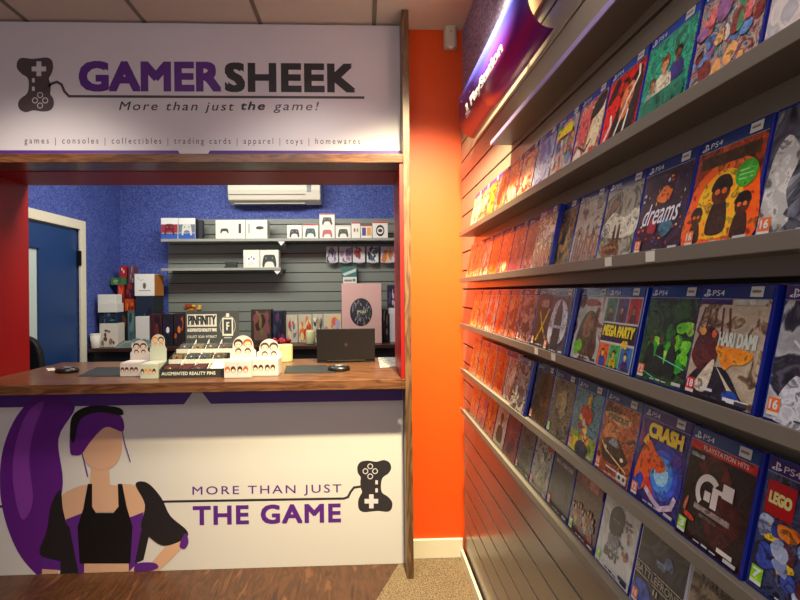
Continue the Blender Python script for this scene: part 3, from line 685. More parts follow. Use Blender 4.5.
def a_cars(ik, r):
    blob(ik, .02, .105, .03, .02, (176, 96, 60), .0001, 9, .3, r); blob(ik, -.02, .085, .03, .02, (200, 140, 96), .0002, 9, .3, r); blob(ik, 0, .12, .05, .012, (206, 160, 116), .0001, 9, .3, r)
    ik.shape([(-.05, .05), (-.035, .075), (.005, .08), (.03, .065), (.05, .05), (.03, .035), (-.03, .03)], GC((64, 52, 50)), .0004); ik.shape([(-.025, .066), (-.015, .078), (.0, .079), (.012, .066)], GC((150, 150, 160)), .0005)
    ik.ell(-.035, .055, .006, .004, GC((250, 230, 190)), .0006); ik.ell(.03, .048, .006, .004, GC((250, 230, 190)), .0006); ik.line([(-.06, .07), (-.03, .05), (.01, .04), (.05, .03)], .003, GC((236, 200, 150)), .0006)
    ik.rect(-.02, .02, .02, .023, GC((220, 220, 220)), .0006); ik.rect(.022, .058, .008, .024, GC((220, 214, 206)), .0006); ik.ell(.033, .016, .004, .004, GC((60, 60, 60)), .0007); ik.ell(.048, .016, .004, .004, GC((60, 60, 60)), .0007)
def a_totem(ik, r):
    ik.rect(U0, U1, V0, .05, GC((150, 160, 90)), .0000); blob(ik, -.03, .02, .02, .016, (200, 190, 70), .0001, 8, .3, r)
    for i in range(18): blob(ik, r.uniform(-.022, .022), .035+.0035*i, .009, .008, [(206, 90, 40), (226, 170, 70), (220, 214, 196), (150, 50, 34), (230, 190, 90)][i % 5], .0002+.00004*i, 7, .35, r)
    blob(ik, 0, .1, .026, .014, (170, 50, 30), .0012, 8, .3, r); ik.shape([(-.004, .112), (.0, .14), (.014, .142), (.014, .112)], GC((196, 160, 80)), .0010); ik.shape([(-.02, .005), (-.018, .03), (.018, .034), (.03, .005)], GC((74, 74, 90)), .0010)
def a_bot(ik, r):
    for i in range(30): blob(ik, r.uniform(-.03, .045), r.uniform(.055, .125), r.uniform(.003, .008), r.uniform(.003, .008), [(70, 66, 70), (150, 110, 90), (110, 100, 90), (170, 120, 110), (60, 60, 70)][i % 5], .0001+.00003*i, 6, .4, r)
    ik.shape([(-.03, .085), (-.032, .118), (-.012, .136), (.012, .128), (.014, .096), (-.008, .078)], GC((48, 44, 54)), .0012); ik.rect(-.024, .004, .106, .109, GC((170, 110, 130)), .0013)
    ik.shape([(-.026, .06), (-.02, .085), (.006, .085), (.01, .06)], GC((130, 130, 140)), .0011); ik.rect(.028, .058, .012, .019, GC((50, 60, 90)), .0010)
def a_tagband(ik, r):
    ik.rect(-.0635, .0635, .078, .080, GC((176, 170, 150)), .0003); ik.rect(-.0635, .0635, .058, .060, GC((176, 170, 150)), .0003)
    ik.shape([(-.06, .0035), (-.062, .04), (-.035, .052), (-.01, .035), (-.012, .0035)], GC((80, 100, 160)), .0002); blob(ik, .02, .11, .016, .012, (96, 110, 140), .0002, 8, .4, r); blob(ik, .0, .1, .014, .008, (120, 130, 150), .0002, 8, .4, r); blob(ik, .015, .02, .016, .014, (170, 150, 130), .0002, 8, .4, r)
def a_team(ik, r):
    for i in range(18): person(ik, -.054+.012*(i % 9), .018+.024*(i//9)+.008*((i % 9)//2 % 2), .017, (190, 150, 120), [(130, 60, 60), (90, 100, 120), (170, 150, 130), (120, 90, 70)][i % 4], (70, 50, 50), .0001+.00006*i)
    ik.rect(U0, U1, .118, .149, GC((110, 34, 34)), .0012); ik.rect(-.035, -.008, .126, .146, GC((150, 80, 70)), .0014); ik.rect(.0, .045, .124, .146, GC((176, 110, 100)), .0014)
def a_knight(ik, r):
    ik.shape([(-.035, .01), (-.03, .06), (-.01, .085), (.015, .085), (.035, .05), (.04, .01)], GC((150, 146, 130)), .0002); ik.ell(0, .095, .012, .015, GC((200, 196, 180)), .0003); ik.line([(-.02, .03), (.045, .13)], .003, GC((210, 210, 200)), .0004)
    ik.rect(.02, .06, .128, .142, GC((150, 40, 50)), .0004)
def a_portrait(ik, r):
    person(ik, 0, .02, .06, (96, 84, 74), (74, 78, 66), (40, 38, 34))
def a_night(ik, r):
    ik.rect(-.05, .05, .120, .130, GC((150, 140, 140)), .0002); blob(ik, 0, .06, .03, .03, (60, 54, 66), .0001, 9, .3, r)
def S(look, cols, **o): return (look, cols, o)
ORANGE_GLOW = [(236, 120, 50), (246, 190, 140), (206, 60, 24), (250, 220, 180)]  # far covers: the orange wall's reflected glow is put into their colours
rows = []
rows.append([S('pale washed lilac grey cover', [(176, 166, 172), (226, 216, 210), (196, 190, 196), (236, 226, 216)], header=None, art=a_white_swirl, scale=14, sticker=False),  # nearest cover: bleaching by the lamp beam is put into its colours
 S('pastel comic collage cover', [(150, 110, 110), (200, 170, 150), (110, 140, 150), (210, 150, 130), (120, 90, 120)], art=a_collage, header='bright', scale=40),
 S('teal green cover with three figures', [(40, 150, 130), (60, 170, 146), (50, 140, 120)], art=a_teal, header='bright'),
 S('red and black cover with white streaks', [(180, 34, 24), (206, 44, 26), (60, 20, 18)], art=a_red, header='bright'),
 S('cream and pink comic cover', [(226, 210, 190), (200, 130, 120), (240, 226, 206)], art=a_manga, header='bright'),
 S('pastel blue cover with yellow title block', [(150, 190, 200), (226, 190, 150), (180, 150, 180), (200, 210, 190)], header='bright', art=lambda ik, r: (a_collage(ik, r), ik.rect(-.045, .045, .11, .135, GC((230, 200, 50)), .003)), scale=40),
 S('lilac blue cover', [(90, 110, 180), (150, 160, 206), (190, 200, 216), (110, 120, 170)], header='bright'),
 S('orange and white striped cover', [(220, 90, 50), (236, 200, 170), (190, 50, 30)], header='purple'),
 S('bright orange cover with cream lettering patch', ORANGE_GLOW, header='purple'),
 S('rust orange cover', [(200, 80, 40), (240, 150, 90), (160, 40, 30)], header='purple'),
 S('orange cover with yellow patch', [(240, 170, 50), (220, 90, 40), (250, 210, 120)], header='purple'),
 S('cream and orange cover', [(236, 206, 170), (220, 120, 70), (250, 230, 200)], header='purple'),
 S('pale peach cover', [(236, 190, 150), (246, 220, 190), (220, 120, 80)], header='purple')])
rows.append([S('smoky grey and white cover', [(60, 62, 74), (120, 122, 130), (200, 198, 194), (80, 84, 96)], header=None, art=a_smoke, scale=12, sticker=False, age='16'),
 S('orange cover with three goggled animals and green seal', [(120, 60, 30), (180, 90, 40), (90, 50, 30)], art=a_rats, age='16') ,
 S('dark purple starry cover with white script', [(34, 22, 44), (64, 34, 76), (28, 26, 50), (90, 50, 80)], art=a_dreams, title=[('dreams', -.05, .05, .055, .093, (236, 232, 240), .004, .45)], age='12'),
 S('pale misty landscape cover with bowl', [(130, 120, 100), (180, 176, 160), (150, 154, 140), (120, 96, 80)], art=a_pale_land, scale=14),
 S('pale grey cover with crowd of figures', [(170, 168, 160), (196, 192, 180), (140, 138, 136)], art=a_crowd),
 S('narrow brown and green cover', [(110, 80, 50), (60, 90, 60), (170, 130, 70), (60, 44, 40)]),
 S('white and olive cover with figures', [(190, 190, 176), (120, 116, 90), (220, 216, 200), (80, 80, 90)], art=a_crowd),
 S('maroon cover', [(90, 50, 60), (150, 110, 110), (60, 40, 60)], header='purple'),
 S('white and plum cover', [(210, 200, 190), (120, 60, 80), (160, 90, 90)], header='purple'),
 S('orange cover with large white patch', [(236, 210, 180), (220, 110, 60), (230, 90, 40)], header='purple'),
 S('plain bright orange cover', [(230, 110, 40), (240, 150, 80), (210, 80, 30)], header='purple'),
 S('orange cover with pale figures', [(240, 140, 70), (250, 220, 190), (220, 90, 40)], header='purple'),
 S('light orange cover', [(240, 160, 90), (250, 200, 140), (226, 110, 50)], header='purple')])
rows.append([S('white and charcoal cover with orange rating', [(150, 152, 160), (206, 206, 206), (90, 88, 100), (60, 56, 66)], art=a_grey_lion, header='purple', age='16', scale=12, sticker=False),
 S('sandy cover with dark horned figure and orange splash', [(186, 166, 136), (206, 188, 160), (160, 140, 116)], art=a_demon, age='18', title=[('HARI DAMI', -.012, .054, .082, .102, (214, 220, 206), .03)]),
 S('dark green ghostly cover', [(20, 26, 18), (40, 60, 30), (70, 110, 44), (24, 34, 24)], art=a_ghost, age='12'),
 S('panelled cover with yellow title across the middle', [(200, 196, 190), (216, 210, 204)], art=a_party, title=[('MEGA PARTY', -.058, .058, .068, .091, (240, 214, 30), .05, .15), ('40', .018, .042, .048, .064, (240, 200, 40), .05)]),
 S('white and brown cover with shaggy beast', [(196, 190, 180), (220, 216, 206), (150, 110, 90)], art=a_beast, scale=14),
 S('silver cover with dark cloaked figure', [(40, 44, 54), (90, 96, 110), (30, 32, 40)], art=a_bw, age='16'),
 S('black cover with crossed yellow strokes', [(30, 30, 26), (56, 54, 40), (24, 24, 24)], art=a_yellow_x, age='16'),
 S('dusky maroon cover', [(96, 50, 50), (190, 150, 140), (70, 40, 50)], header='purple', age='16'),
 S('dark orange cover', [(170, 60, 40), (226, 150, 110), (120, 40, 40)], header='purple'),
 S('red orange cover', [(220, 80, 40), (240, 150, 100), (190, 50, 30)], header='purple'),
 S('orange cover with white flecks', [(236, 120, 60), (250, 226, 206), (220, 90, 50)], header='purple'),
 S('pale orange cover', [(244, 170, 110), (250, 210, 160), (230, 120, 60)], header='purple'),
 S('amber cover', [(244, 170, 70), (250, 210, 130), (230, 130, 40)], header='purple')])
rows.append([S('space collage cover with red square badge', [(24, 26, 40), (50, 56, 84), (90, 100, 130), (30, 24, 30)], art=a_bricks, header='purple', age='7', title=[('LEGO', -.054, -.022, .112, .127, (226, 220, 140), .05)], sticker=False),
 S('black and dark red racing cover', [(18, 12, 14), (46, 18, 18), (26, 16, 16)], art=a_gt, age='3', title=[('PLAYSTATION HITS', -.035, .05, .139, .146, (226, 200, 190), .02)]),
 S('blue swirl cover with yellow title and orange shape', [(70, 40, 110), (40, 50, 120), (110, 60, 120)], art=a_crash, header='purple', age='12', title=[('CRASH', -.040, .052, .118, .144, (240, 200, 30), .06)]),
 S('brown street racing cover', [(120, 66, 46), (190, 120, 84), (90, 54, 44)], art=a_cars, age='16', title=[('FAST', -.045, .0, .128, .140, (26, 22, 24), .06), ('FURIOUS', -.045, .03, .114, .126, (26, 22, 24), .06)]),
 S('sky blue cover with tall orange pile', [(96, 140, 150), (120, 160, 166), (80, 120, 140)], art=a_totem, age='12'),
 S('grey green misty cover', [(96, 100, 90), (150, 146, 130), (70, 76, 72), (170, 160, 130)], age='7'),
 S('dark golden brown cover', [(34, 28, 24), (120, 84, 40), (60, 44, 30), (170, 120, 50)], age='16'),
 S('white and black splashed cover', [(200, 196, 186), (60, 56, 64), (170, 168, 160), (90, 80, 90)]),
 S('maroon and cream cover', [(150, 90, 90), (210, 190, 170), (110, 60, 70)], header='purple'),
 S('vivid red orange cover', [(214, 70, 30), (236, 140, 70), (180, 50, 30)], header='purple'),
 S('deep orange cover', [(226, 100, 40), (240, 160, 90), (200, 70, 30)], header='purple'),
 S('warm orange cover', [(236, 140, 60), (246, 190, 120), (214, 100, 40)], header='purple'),
 S('honey orange cover', [(240, 160, 80), (250, 206, 140), (226, 120, 50)], header='purple')])
rows.append([S('plain grey cover with dark title', [(120, 112, 96), (150, 140, 120), (100, 94, 84)], header=None, clear=True, title=[('CALL OF DUTY', -.045, .056, .128, .150, (50, 44, 38), .03)], scale=10, sticker=False),
 S('slate cover with lettering band and helmets', [(48, 44, 54), (66, 62, 74), (40, 40, 52)], header=None, clear=True, art=a_tagband, title=[('BATTLEFRONT', -.060, .060, .063, .076, (176, 168, 146), .01), ('II', -.006, .006, .045, .055, (176, 168, 146), .03)], scale=10, age='16'),
 S('white cover with dark robot helmet', [(206, 206, 200), (220, 220, 214), (196, 196, 192)], header=None, art=a_bot, age='7', title=[('ASTRO', -.03, .012, .050, .058, (60, 56, 60), .02), ('BOT', -.034, .018, .030, .048, (40, 36, 42), .06)], scale=10),
 S('maroon cover with crowd of small figures', [(70, 30, 34), (100, 50, 44), (50, 34, 40)], header=None, art=a_team, age='7'),
 S('dark charcoal night cover', [(44, 40, 48), (60, 52, 58), (36, 34, 42)], header='red', art=a_night, age='16'),
 S('pale grey cover with red corner tag', [(140, 140, 126), (176, 174, 160), (110, 110, 104)], header=None, art=a_knight, age='16'),
 S('olive grey portrait cover', [(96, 98, 84), (120, 120, 104), (76, 80, 72)], header=None, art=a_portrait, age='16'),
 S('dark red cover', [(120, 40, 40), (160, 90, 80), (80, 40, 50)], header='red'),
 S('cream portrait cover with brown hair', [(214, 190, 160), (226, 206, 180), (190, 160, 130)], header=None, art=a_portrait),
 S('glowing red orange cover', [(214, 80, 40), (236, 150, 90), (170, 50, 50)], header='purple'),
 S('orange cover with lilac lower edge', [(230, 120, 60), (240, 170, 120), (170, 110, 150)], header='purple'),
 S('peach orange cover', [(240, 160, 100), (246, 196, 150), (226, 120, 70)], header='purple')])
start = [.439, .452, .441, .469, .608]
gaps = {(2, 0): .004, (2, 2): .004, (1, 5): -.055, (3, 6): .004}
fwd = {(1, 6): .0162, (2, 5): .0148, (2, 3): .005, (2, 1): .005, (3, 1): .004, (3, 7): .0148}
ords = ['nearest', 'second', 'third', 'fourth', 'fifth', 'sixth', 'seventh', 'eighth', 'ninth', 'tenth', 'eleventh', 'twelfth', 'thirteenth', 'fourteenth']
for i, specs in enumerate(rows):
    y = start[i]; n = 0
    for k in range(14):
        if y+CW > 2.33: break
        sp_ = specs[min(k, len(specs)-1)]
        g = game_case(i, k, y, sp_, fwd.get((i, k), 0))
        w_ = ords[k]+' from near end' if k else 'nearest'
        tag(g, f'{sp_[0]}, {w_}, {names[i]} row', 'game case', f'game cases on the {names[i]} shelf')
        y += CW+.0022+gaps.get((i, k), 0)
        n += 1

# ================================================================= BACK ROOM
DESKZ = 1.03
dk = empty('back_desk', (-.9, 4.4, 0)); tag(dk, 'long dark back desk along the blue wall behind the counter', 'desk')
DW = mat((58, 34, 28), .35, vary=.15, scale=12); DD = mat((14, 12, 14), .45)
def dpart(mb, n, **k): o = mb.build(n, **k); o.parent = dk; o.location = (.9, -4.4, 0); return o
dx0 = at(87.5, 345, Y=4.1).x
dpart(MB().box(dx0, .85, 4.10, 4.66, DESKZ-.032, DESKZ, DW), 'desktop', bevel=.003)
dpart(MB().box(dx0+.02, .83, 4.13, 4.15, .02, DESKZ-.033, DD), 'front_board')
dpart(MB().box(dx0+.0, dx0+.0195, 4.12, 4.64, .001, DESKZ-.033, DD), 'side_board'); dpart(MB().box(.8305, .849, 4.12, 4.64, .001, DESKZ-.033, DD), 'side_board')
# slatted panel on the back wall
BS = mat((124, 128, 118), .45, vary=.04, scale=6)
b = MB(); bxs = at(168, 240, Y=4.68).x; ztop = at(260, 219, Y=4.68).z
prev = DESKZ+.002; g = 1.115
while g < ztop-.03:
    b.box(bxs, .94, 4.680, 4.698, prev, g-.004, BS); prev = g+.004; g += .0935
b.box(bxs, .94, 4.680, 4.698, prev, ztop, BS)
bsw = empty('slatwall_panel', (0, 4.69, 1.6)); tag(bsw, 'grey green slatted panel on the blue back wall', 'wall panel')
o = b.build('slats'); o.parent = bsw; o.location = (0, -4.69, -1.6)
o = MB().box(bxs+.002, .938, 4.694, 4.6995, DESKZ+.01, ztop-.005, mat((50, 52, 50), .7)).build('groove_backing'); o.parent = bsw; o.location = (0, -4.69, -1.6)
SHB = mat((150, 150, 140), .4)
def backshelf(px0, px1, py, label, brk):
    y0 = 4.40; z = at(280, py, Y=y0).z; x0 = at(px0, py, Y=y0).x; x1 = at(px1, py, Y=y0).x if px1 < 397 else .6
    r = empty('display_shelf', ((x0+x1)/2, 4.55, z)); tag(r, label, 'shelf')
    def p(mb, n): o = mb.build(n); o.parent = r; o.location = (-(x0+x1)/2, -4.55, -z)
    p(MB().box(x0, x1, y0, 4.679, z-.012, z, SHB), 'shelf_board'); p(MB().box(x0, x1, y0-.004, y0-.0005, z-.022, z+.001, SHB), 'front_lip')
    for q_ in brk:
        xx = at(q_, py, Y=4.5).x; p(MB().prism([(xx, 4.42, z-.013), (xx, 4.679, z-.013), (xx, 4.679, z-.075)], (.004, 0, 0), mat((225, 225, 220), .4)), 'bracket')
        p(MB().prism([(xx-.035, 4.405, z-.0225), (xx+.035, 4.405, z-.0225), (xx, 4.405, z-.065)], (0, .003, 0), mat((228, 228, 224), .4)), 'corner_tag')
    return z
ZA = backshelf(161, 398, 238.5, 'upper grey shelf on the back wall holding controller boxes', (283,))
ZB2 = backshelf(161, 281, 267.5, 'shorter lower grey shelf on the back wall', (279,))

def item(name, label, cat, px0, px1, pyt, Yf, dep, base, col, group=None, faces=None, rough=.45, bev=.002, prints=None, turn=0, parts=None):
    """box-shaped goods: (photo columns of its front face, row of its top edge) on a real base height"""
    a = at(px0, 292, Y=Yf); b = at(px1, 292, Y=Yf); zt_ = at((px0+px1)/2, pyt, Y=Yf).z
    wd = b.x-a.x-.002; h = max(.01, zt_-base); cx = (a.x+b.x)/2
    r = empty(name, (cx, Yf, base+.0006), (0, 0, turn)); tag(r, label, cat, group)
    m = col if not isinstance(col, (tuple, str)) else mat(col, rough, vary=.05, scale=15)
    MB().box(-wd/2, wd/2, .0, dep, 0, h, m).build('box_body' if 'box' in name or 'case' in name else 'body', r, bevel=bev)
    if prints:
        mb = MB(); ik = Ink(mb, lambda u, v, w: (u*wd/2, -w, v*h), .0008); prints(ik); mb.build('front_print', r)
    if faces:
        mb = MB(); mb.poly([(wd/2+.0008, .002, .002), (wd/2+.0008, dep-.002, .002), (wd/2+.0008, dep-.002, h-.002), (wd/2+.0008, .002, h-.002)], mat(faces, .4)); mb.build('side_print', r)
    return base+.0006+h
def R_(c, u0, u1, v0, v1): return lambda ik: ik.rect(u0, u1, v0, v1, mat(c, .4))
def multi(*fs):
    def f(ik):
        for i, g in enumerate(fs): ik.w += .0003; g(ik)
    return f
def E_(c, u, v, a, b): return lambda ik: ik.ell(u, v, a, b, mat(c, .4))
def pad(c, u=0, v=.45, s=1.0):
    """game controller silhouette"""
    def f(ik):
        P = [(-.62, -.05), (-.5, .2), (-.25, .24), (.25, .24), (.5, .2), (.62, -.05), (.66, -.3), (.5, -.36), (.3, -.12), (-.3, -.12), (-.5, -.36), (-.66, -.3)]
        ik.shape([(u+x*s, v+y*s) for x, y in P], mat(c, .35), .0002, 4)
        ik.ell(u-.3*s, v+.08*s, .08*s, .05*s, mat((120, 120, 120), .4), .0006, 8); ik.ell(u+.3*s, v+.08*s, .08*s, .05*s, mat((120, 120, 120), .4), .0006, 8)
    return f
def noisep(cols, n=14, seed=1, s=.25):
    def f(ik):
        r = random.Random(seed)
        for i in range(n):
            u, v = r.uniform(-.7, .7), r.uniform(.12, .85); a_, b_ = r.uniform(.4, 1)*s, r.uniform(.25, .7)*s
            ik.shape([(max(-.98, min(.98, u+a_*(1+r.uniform(-.3, .3))*math.cos(t))), max(.02, min(.98, v+b_*(1+r.uniform(-.3, .3))*math.sin(t)))) for t in (2*PI*j/7 for j in range(7))], mat(cols[i % len(cols)], .35), .00004*i, 3)
    return f
WB = (222, 218, 204)
G1 = 'boxed goods on the upper back shelf'
# upper shelf, left to right
item('controller_box', 'boxed controller with red picture, far left on upper back shelf', 'box', 161.5, 178.5, 218, 4.42, .08, ZA, (226, 226, 220), G1, prints=multi(R_((150, 50, 60), -.98, .98, .30, .70), R_((50, 90, 170), -.98, .98, .02, .28), pad((110, 30, 40), 0, .5, .9)))
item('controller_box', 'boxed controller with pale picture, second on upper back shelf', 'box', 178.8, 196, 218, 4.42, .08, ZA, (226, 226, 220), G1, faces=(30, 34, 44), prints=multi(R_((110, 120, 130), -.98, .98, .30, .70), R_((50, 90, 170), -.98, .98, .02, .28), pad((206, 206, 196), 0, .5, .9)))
item('accessory_box', 'dark narrow box beside the two blue based controller boxes', 'box', 196.3, 203, 220, 4.50, .06, ZA, (34, 36, 48), G1)
item('console_box', 'white console box with small black pad picture', 'box', 216, 246, 220, 4.42, .12, ZA, WB, G1, prints=multi(pad((40, 40, 44), -.4, .45, .42), R_((40, 40, 44), .55, .72, .3, .8)))
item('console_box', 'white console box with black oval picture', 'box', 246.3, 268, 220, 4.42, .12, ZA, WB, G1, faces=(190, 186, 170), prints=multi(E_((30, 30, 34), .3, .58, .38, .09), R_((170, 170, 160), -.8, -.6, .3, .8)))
def cbox(px0, px1, py, base, c, top, label, dep=.08, extra=None): return item('controller_box', label, 'box', px0, px1, py, 4.42, dep, base, (226, 220, 206), G1, prints=multi(R_(top, -.98, .98, .90, .99), extra or pad(c, 0, .45, 1.0)))
cbox(287.5, 302.5, 225, ZA, (50, 50, 54), (220, 214, 200), 'white controller box with black pad at right of the upper back shelf gap')
cbox(303, 319, 224, ZA, (50, 80, 80), (170, 30, 40), 'red topped box with dark teal pad picture')
zt2 = cbox(320, 335.5, 226, ZA, (190, 90, 100), (226, 220, 206), 'white box with pink pad picture under another box')
cbox(320, 335.5, 213.5, zt2, (50, 50, 44), (170, 30, 40), 'red topped controller box, topmost of its stack')
cbox(336, 351.5, 225, ZA, (66, 76, 66), (190, 180, 170), 'white box with grey green pad picture')
cbox(352, 361, 222, ZA, (190, 120, 120), (170, 30, 40), 'narrow tall white box with small red marks', extra=multi(E_((180, 60, 60), -.3, .5, .2, .12), E_((120, 160, 120), .35, .5, .2, .12)))
cbox(361.4, 372.5, 225, ZA, (80, 60, 140), (170, 30, 40), 'small red edged box with purple and orange picture', extra=multi(R_((80, 60, 130), -.8, -.1, .2, .8), R_((226, 150, 50), .1, .8, .2, .8)))
cbox(373, 388.5, 221.5, ZA, (40, 40, 44), (190, 40, 40), 'white box with round black steering wheel picture', extra=multi(lambda ik: ik.ring(0, .45, .55, .34, .13, mat((40, 36, 40), .4)), E_((60, 40, 44), 0, .45, .28, .1)))
# lower shelf
G2 = 'boxed goods on the lower back shelf'
item('controller_box', 'white box with white pad picture on the lower back shelf', 'box', 243.5, 260, 250, 4.42, .1, ZB2, WB, G2, prints=multi(pad((236, 236, 232), 0, .45, 1.0), E_((60, 60, 60), -.3, .5, .1, .05), E_((60, 60, 60), .3, .5, .1, .05), E_((60, 60, 60), 0, .6, .08, .05)))
item('controller_box', 'white box with large black pad picture on the lower back shelf', 'box', 260.3, 279, 250, 4.42, .1, ZB2, WB, G2, prints=pad((56, 62, 56), 0, .45, 1.15))
r = empty('charging_dock', (at(229, 265, Y=4.45).x, 4.5, ZB2)); tag(r, 'small black charging dock alone on the lower back shelf', 'dock')
MB().box(-.055, .055, -.03, .05, .0005, .018, mat((40, 40, 40), .4)).build('base', r, bevel=.004); MB().box(-.055, .055, .02, .045, .019, .065, mat((52, 52, 50), .4)).build('cradle', r, bevel=.006)
# hanging row of game cases on pegs
cc = [[(120, 110, 130), (50, 50, 60), (190, 180, 190)], [(150, 120, 150), (200, 190, 190), (90, 80, 110)], [(200, 60, 50), (226, 216, 206), (150, 60, 50)], [(60, 90, 110), (216, 216, 206), (40, 50, 60)], [(206, 120, 60), (190, 150, 170), (226, 190, 120)]]
cl = ['mauve and black hanging game case, leftmost of its row', 'lilac hanging game case, second of its row', 'red and white hanging game case in the middle of its row', 'white hanging game case with teal and black picture', 'orange and pink hanging game case, rightmost of its row']
for i, (x0, x1) in enumerate(((326.5, 338.5), (339.5, 352), (353, 365.5), (367, 379), (381, 395))):
    zb_ = at((x0+x1)/2, 262.5, Y=4.6).z
    item('game_case', cl[i], 'game case', x0, x1, 246.5, 4.60, .015, zb_, (206, 204, 206), 'game cases hanging below the upper back shelf', prints=noisep(cc[i], 16, i+3, .4))
    cx = at((x0+x1)/2, 262, Y=4.6).x
    pg = MB().tube((cx, 4.61, zb_-.012), (cx, 4.6795, zb_-.012), .003, mat((160, 160, 160), .3, 1)).box(cx-.03, cx+.03, 4.592, 4.63, zb_-.006, zb_-.0005, mat((170, 170, 165), .4)).build('display_hook'); tag(pg, 'small metal display hook under the '+cl[i].split(' hanging')[0]+' case', 'hook', 'display hooks on the back wall')
# lower right hanging boxes
zb_ = at(350, 283.5, Y=4.6).z
hk = MB().box(at(342, 280, Y=4.6).x, at(362, 280, Y=4.6).x, 4.56, 4.679, zb_-.008, zb_-.001, SHB).build('display_ledge'); tag(hk, 'tiny ledge holding a teal box above the pink tall box', 'ledge')
z3 = item('accessory_box', 'white small box under the teal one above the pink tall box', 'box', 343, 357, 277, 4.58, .06, zb_, (220, 216, 206), prints=multi(R_((150, 120, 120), -.8, .3, .3, .6), R_((70, 130, 100), .4, .8, .3, .7)))
item('accessory_box', 'teal and red small box resting on a white box', 'box', 341.5, 357, 266.5, 4.58, .06, z3, (60, 110, 100), faces=(150, 30, 40), prints=multi(lambda ik: ik.P([(-.9, .3), (.9, .8), (.9, .5), (-.6, .1)], mat((190, 206, 200), .4))))
# air conditioner
ac = empty('air_conditioner', (at(275, 195, Y=4.6).x, 4.69, 2.33)); tag(ac, 'white wall air conditioner high on the blue back wall', 'air conditioner')
ACM = mat((214, 208, 190), .35); zb_ = at(275, 203, Y=4.5).z; x0 = at(228, 195, Y=4.5).x; x1 = at(320.5, 195, Y=4.5).x; ax = ac.location.x
b = MB(); b.prism([(x0-ax, y-4.69, z-2.33) for y, z in ((4.699, zb_+.02), (4.60, zb_), (4.50, zb_+.03), (4.48, zb_+.12), (4.49, zb_+.27), (4.699, zb_+.28))], (x1-x0, 0, 0), ACM); b.build('housing', ac, bevel=.008)
MB().box(x0-ax+.01, x1-ax-.14, -.212, -.2105, zb_+.075-2.33, zb_+.079-2.33, mat((90, 86, 78), .5)).build('air_slot', ac)
MB().box(x1-ax-.125, x1-ax-.085, -.213, -.2105, zb_+.10-2.33, zb_+.17-2.33, mat((60, 60, 60), .3)).build('display_window', ac)
MB().box(x0-ax+.05, x1-ax-.15, -.17, -.10, zb_-.004-2.33, zb_+.006-2.33, mat((150, 146, 132), .4)).build('louvre', ac)

# ---- goods on the back desk, left heap
G3 = 'goods heaped on the left of the back desk'
D = DESKZ
r = empty('paper_cup', (at(95.5, 341, Y=4.135).x, 4.135, D+.0006)); tag(r, 'tall white paper cup at the left end of the back desk', 'cup')
MB().lathe(0, 0, [(.030, 0), (.032, .003), (.041, .112)], mat((222, 216, 200), .5), 20).build('cup_body', r, smooth=True); MB().lathe(0, 0, [(.043, .1125), (.043, .118), (.037, .121)], mat((235, 230, 215), .4), 20).build('rim', r)
z1 = item('storage_box', 'cream box with small dark drawings behind the paper cup', 'box', 99, 117.5, 323.5, 4.20, .12, D, (214, 206, 190), G3, prints=noisep([(90, 60, 60), (150, 110, 90)], 8, 3, .2))
z2 = item('blue_box', 'dark blue boxed figure under two white boxes', 'box', 99, 116.5, 312.5, 4.205, .1, z1, (30, 46, 66), G3, prints=noisep([(60, 110, 130), (30, 40, 60), (20, 24, 34)], 10, 8, .3))
z3 = item('shoe_box', 'lower white box of the left pair', 'box', 97.5, 116.5, 303.5, 4.19, .12, z2, (216, 214, 204), G3)
item('shoe_box', 'upper white box of the left pair', 'box', 97.5, 115.7, 294.5, 4.20, .11, z3, (220, 218, 208), G3, turn=0)
z1 = item('figure_box', 'green and brown figure box low in the heap', 'box', 117.5, 127, 311, 4.47, .12, D, (40, 44, 34), G3, prints=noisep([(70, 90, 60), (120, 60, 40), (30, 30, 30)], 10, 2, .4))
z1b = item('figure_box', 'pale teal figure box low in the heap', 'box', 127.3, 134.6, 311, 4.47, .1, D, (96, 130, 136), G3, prints=noisep([(130, 160, 160), (60, 80, 90)], 6, 2, .4))
z2 = item('toy_box', 'red box with dark lettering marks in the heap', 'box', 117.5, 124, 285, 4.47, .12, z1, (170, 40, 26), G3, prints=noisep([(220, 90, 50), (60, 30, 30)], 9, 5, .3))
item('toy_box', 'bright orange box at the middle of the heap', 'box', 124.6, 134.2, 299, 4.47, .11, max(z1, z1b), (214, 84, 30), G3, prints=noisep([(240, 140, 60), (150, 40, 30)], 6, 4, .35))
z5 = at(129, 299, Y=4.47).z
item('toy_box', 'dark red and purple box standing above the orange one', 'box', 126, 134, 283, 4.47, .1, z5+.001, (80, 26, 44), G3, prints=noisep([(150, 50, 50), (50, 30, 70)], 7, 6, .4))
z6 = item('toy_box', 'green box lying on the red one', 'box', 110.5, 125.5, 277.5, 4.475, .1, z2, (66, 110, 60), G3, prints=noisep([(130, 170, 110), (30, 50, 30), (60, 90, 60)], 7, 7, .3))
item('toy_box', 'small red box with white marks, topmost of the heap', 'box', 119.5, 126.5, 266, 4.48, .1, z6, (160, 30, 36), G3, prints=multi(E_((230, 210, 200), -.2, .7, .2, .12), E_((230, 210, 200), .3, .5, .2, .14)))
item('toy_box', 'slim maroon box behind the small red topmost box', 'box', 128.5, 134, 266, 4.48, .09, at(130, 283, Y=4.47).z+.001, (110, 60, 70), G3, prints=noisep([(160, 150, 150), (60, 40, 80)], 6, 9, .4))
z1 = item('console_box', 'dark navy console box under the white one', 'box', 135.5, 154, 296, 4.36, .2, D, (24, 34, 54), G3, faces=(20, 24, 34), prints=noisep([(40, 70, 90), (20, 24, 34), (60, 90, 100)], 8, 10, .35))
